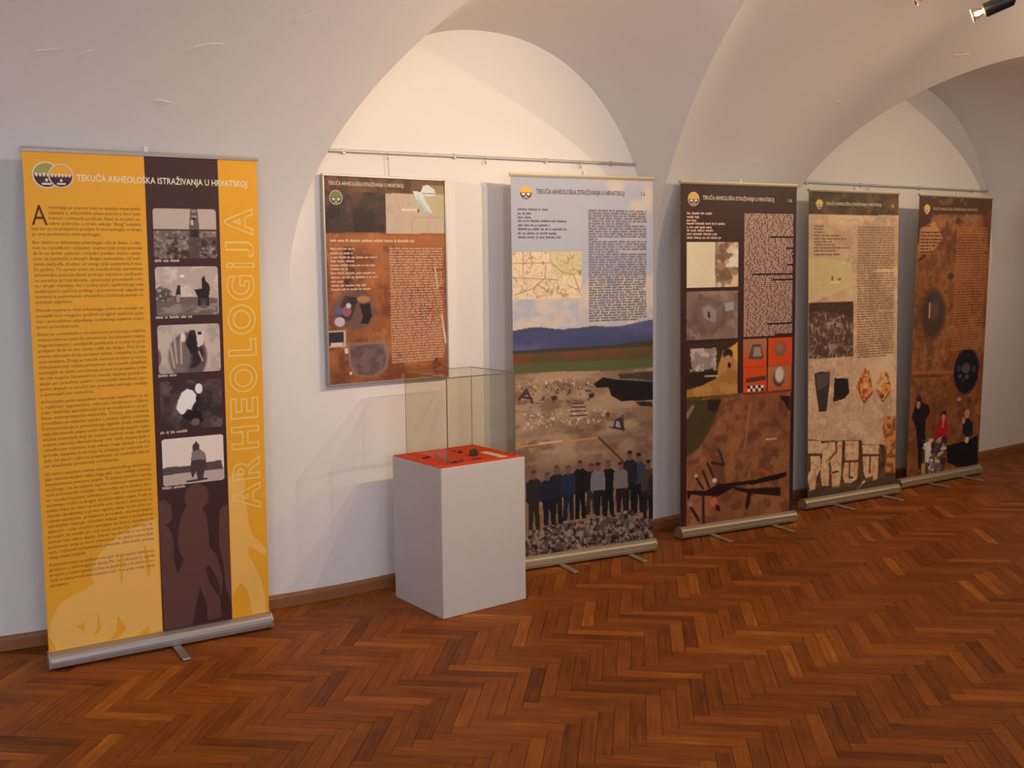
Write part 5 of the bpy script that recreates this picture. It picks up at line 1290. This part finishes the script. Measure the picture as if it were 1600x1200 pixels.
cd = box('caption_card', -.022, .022, -.088, .088, 0, .0012, M_CARD, None, .0004, 1)
p = Matrix.Rotation(PYAW, 4, 'Z') @ Vector((CARD[0], CARD[1], 0))
cd.location = (PXO + p.x, PYO + p.y, ZT); cd.rotation_euler = (0, 0, CARD[2])
tag(cd, 'narrow pale paper strip lying on the red felt near its right edge', 'card')

# ------------------------------------------------------------------ ceiling track with spot lamps
M_REFL = noise_mat('lamp_reflector', (0.80, 0.74, 0.66), (0.9, 0.84, 0.76), 0.2, 20, metallic=0.9)
M_LENS = glass_mat('lamp_rim_glass', (0.95, 0.86, 0.78))
M_BULB = emit_mat('lit_bulb', (1.0, 0.80, 0.55), 150.0)
TRZ = vault_pt(2.0, 2.25).z - .03
tr = bpy.data.objects.new('lighting_track', None); COL.objects.link(tr); tr.location = (0, -2.25, TRZ)
tag(tr, 'black ceiling track carrying the spot lamps', 'track')
box('track_bar', -1.6, 5.8, -.018, .018, -.012, .018, M_BLACK, tr, .003, 1)
for x in (-1.6, 5.8):
    box('track_end', x - .008, x + .008, -.02, .02, -.014, .018, M_CAP, tr, .002, 1)
body_me = lathe('lamp_body', [(0.0, .150), (.020, .150), (.026, .142), (.0275, .13), (.0275, .045), (.024, .038), (.016, .036), (0.0, .036)], (M_BLACK,), 24)
refl_me = lathe('reflector', [(.010, .034), (.016, .026), (.0215, .012), (.0245, 0.0), (.0255, 0.0), (.0225, .012), (.017, .027), (.011, .035)], (M_LENS,), 24)
rim_me = lathe('front_rim', [(.0245, -.001), (.0245, -.006), (.0275, -.006), (.0275, .002), (.0245, -.001)], (M_REFL,), 24)
bulb_me = lathe('bulb', [(0.0, .004), (.005, .006), (.0075, .012), (.0075, .022), (.005, .034), (0.0, .036)], (M_BULB,), 14)
LAB = ['black spot lamp with a glowing bulb hanging near the top right corner', 'glowing spot lamp just peeking in at the top edge',
       'spot lamp on the track facing the dark brown banner', 'spot lamp at the far end of the track facing the sandy banner', 'added unseen spot lamp at the near end of the track, warming the yellow banner side', 'spot lamp on the track aimed left at the hazy sky banner']
for (pos, aim, watts, cone), lab, fill_watts in zip(LAMPS, LAB, LAMP_FILL):
    pos, aim = Vector(pos), Vector(aim)
    root = bpy.data.objects.new('spot_lamp', None); COL.objects.link(root); root.location = pos
    tag(root, lab, 'lamp', 'spot lamps on the ceiling track')
    d = (aim - pos).normalized()
    rot = (-d).to_track_quat('Z', 'Y').to_euler()      # local +Z points back along the housing
    hd = add('lamp_body', body_me, root, rot=rot)
    for nm, me in (('reflector', refl_me), ('front_rim', rim_me), ('bulb', bulb_me)):
        add(nm, me, hd)
    back = -d * .11
    bm = tube_bm((back.x, back.y, back.z), (back.x, back.y, TRZ - .03 - pos.z), .006, 10)
    tube_bm((back.x, back.y, TRZ - .045 - pos.z), (back.x, back.y, TRZ - .012 - pos.z), .016, 14, bm=bm)
    add('stem', bm_mesh('stem', bm, (M_BLACK,)), root)
    ld = bpy.data.lights.new('spot_light', 'SPOT')
    ld.energy = watts; ld.color = LAMP_COLOR; ld.spot_size = math.radians(cone); ld.spot_blend = 1.0; ld.shadow_soft_size = 0.022
    lo = bpy.data.objects.new('spot_light', ld); COL.objects.link(lo); lo.parent = root
    lo.location = d * .012; lo.rotation_euler = d.to_track_quat('-Z', 'Y').to_euler()
    pd = bpy.data.lights.new('lamp_fill', 'POINT')  # extra point fill in front of the rim, lifts the vault
    pd.energy = fill_watts; pd.color = LAMP_COLOR; pd.shadow_soft_size = 0.02
    po = bpy.data.objects.new('lamp_fill', pd); COL.objects.link(po); po.parent = root
    po.location = d * .03
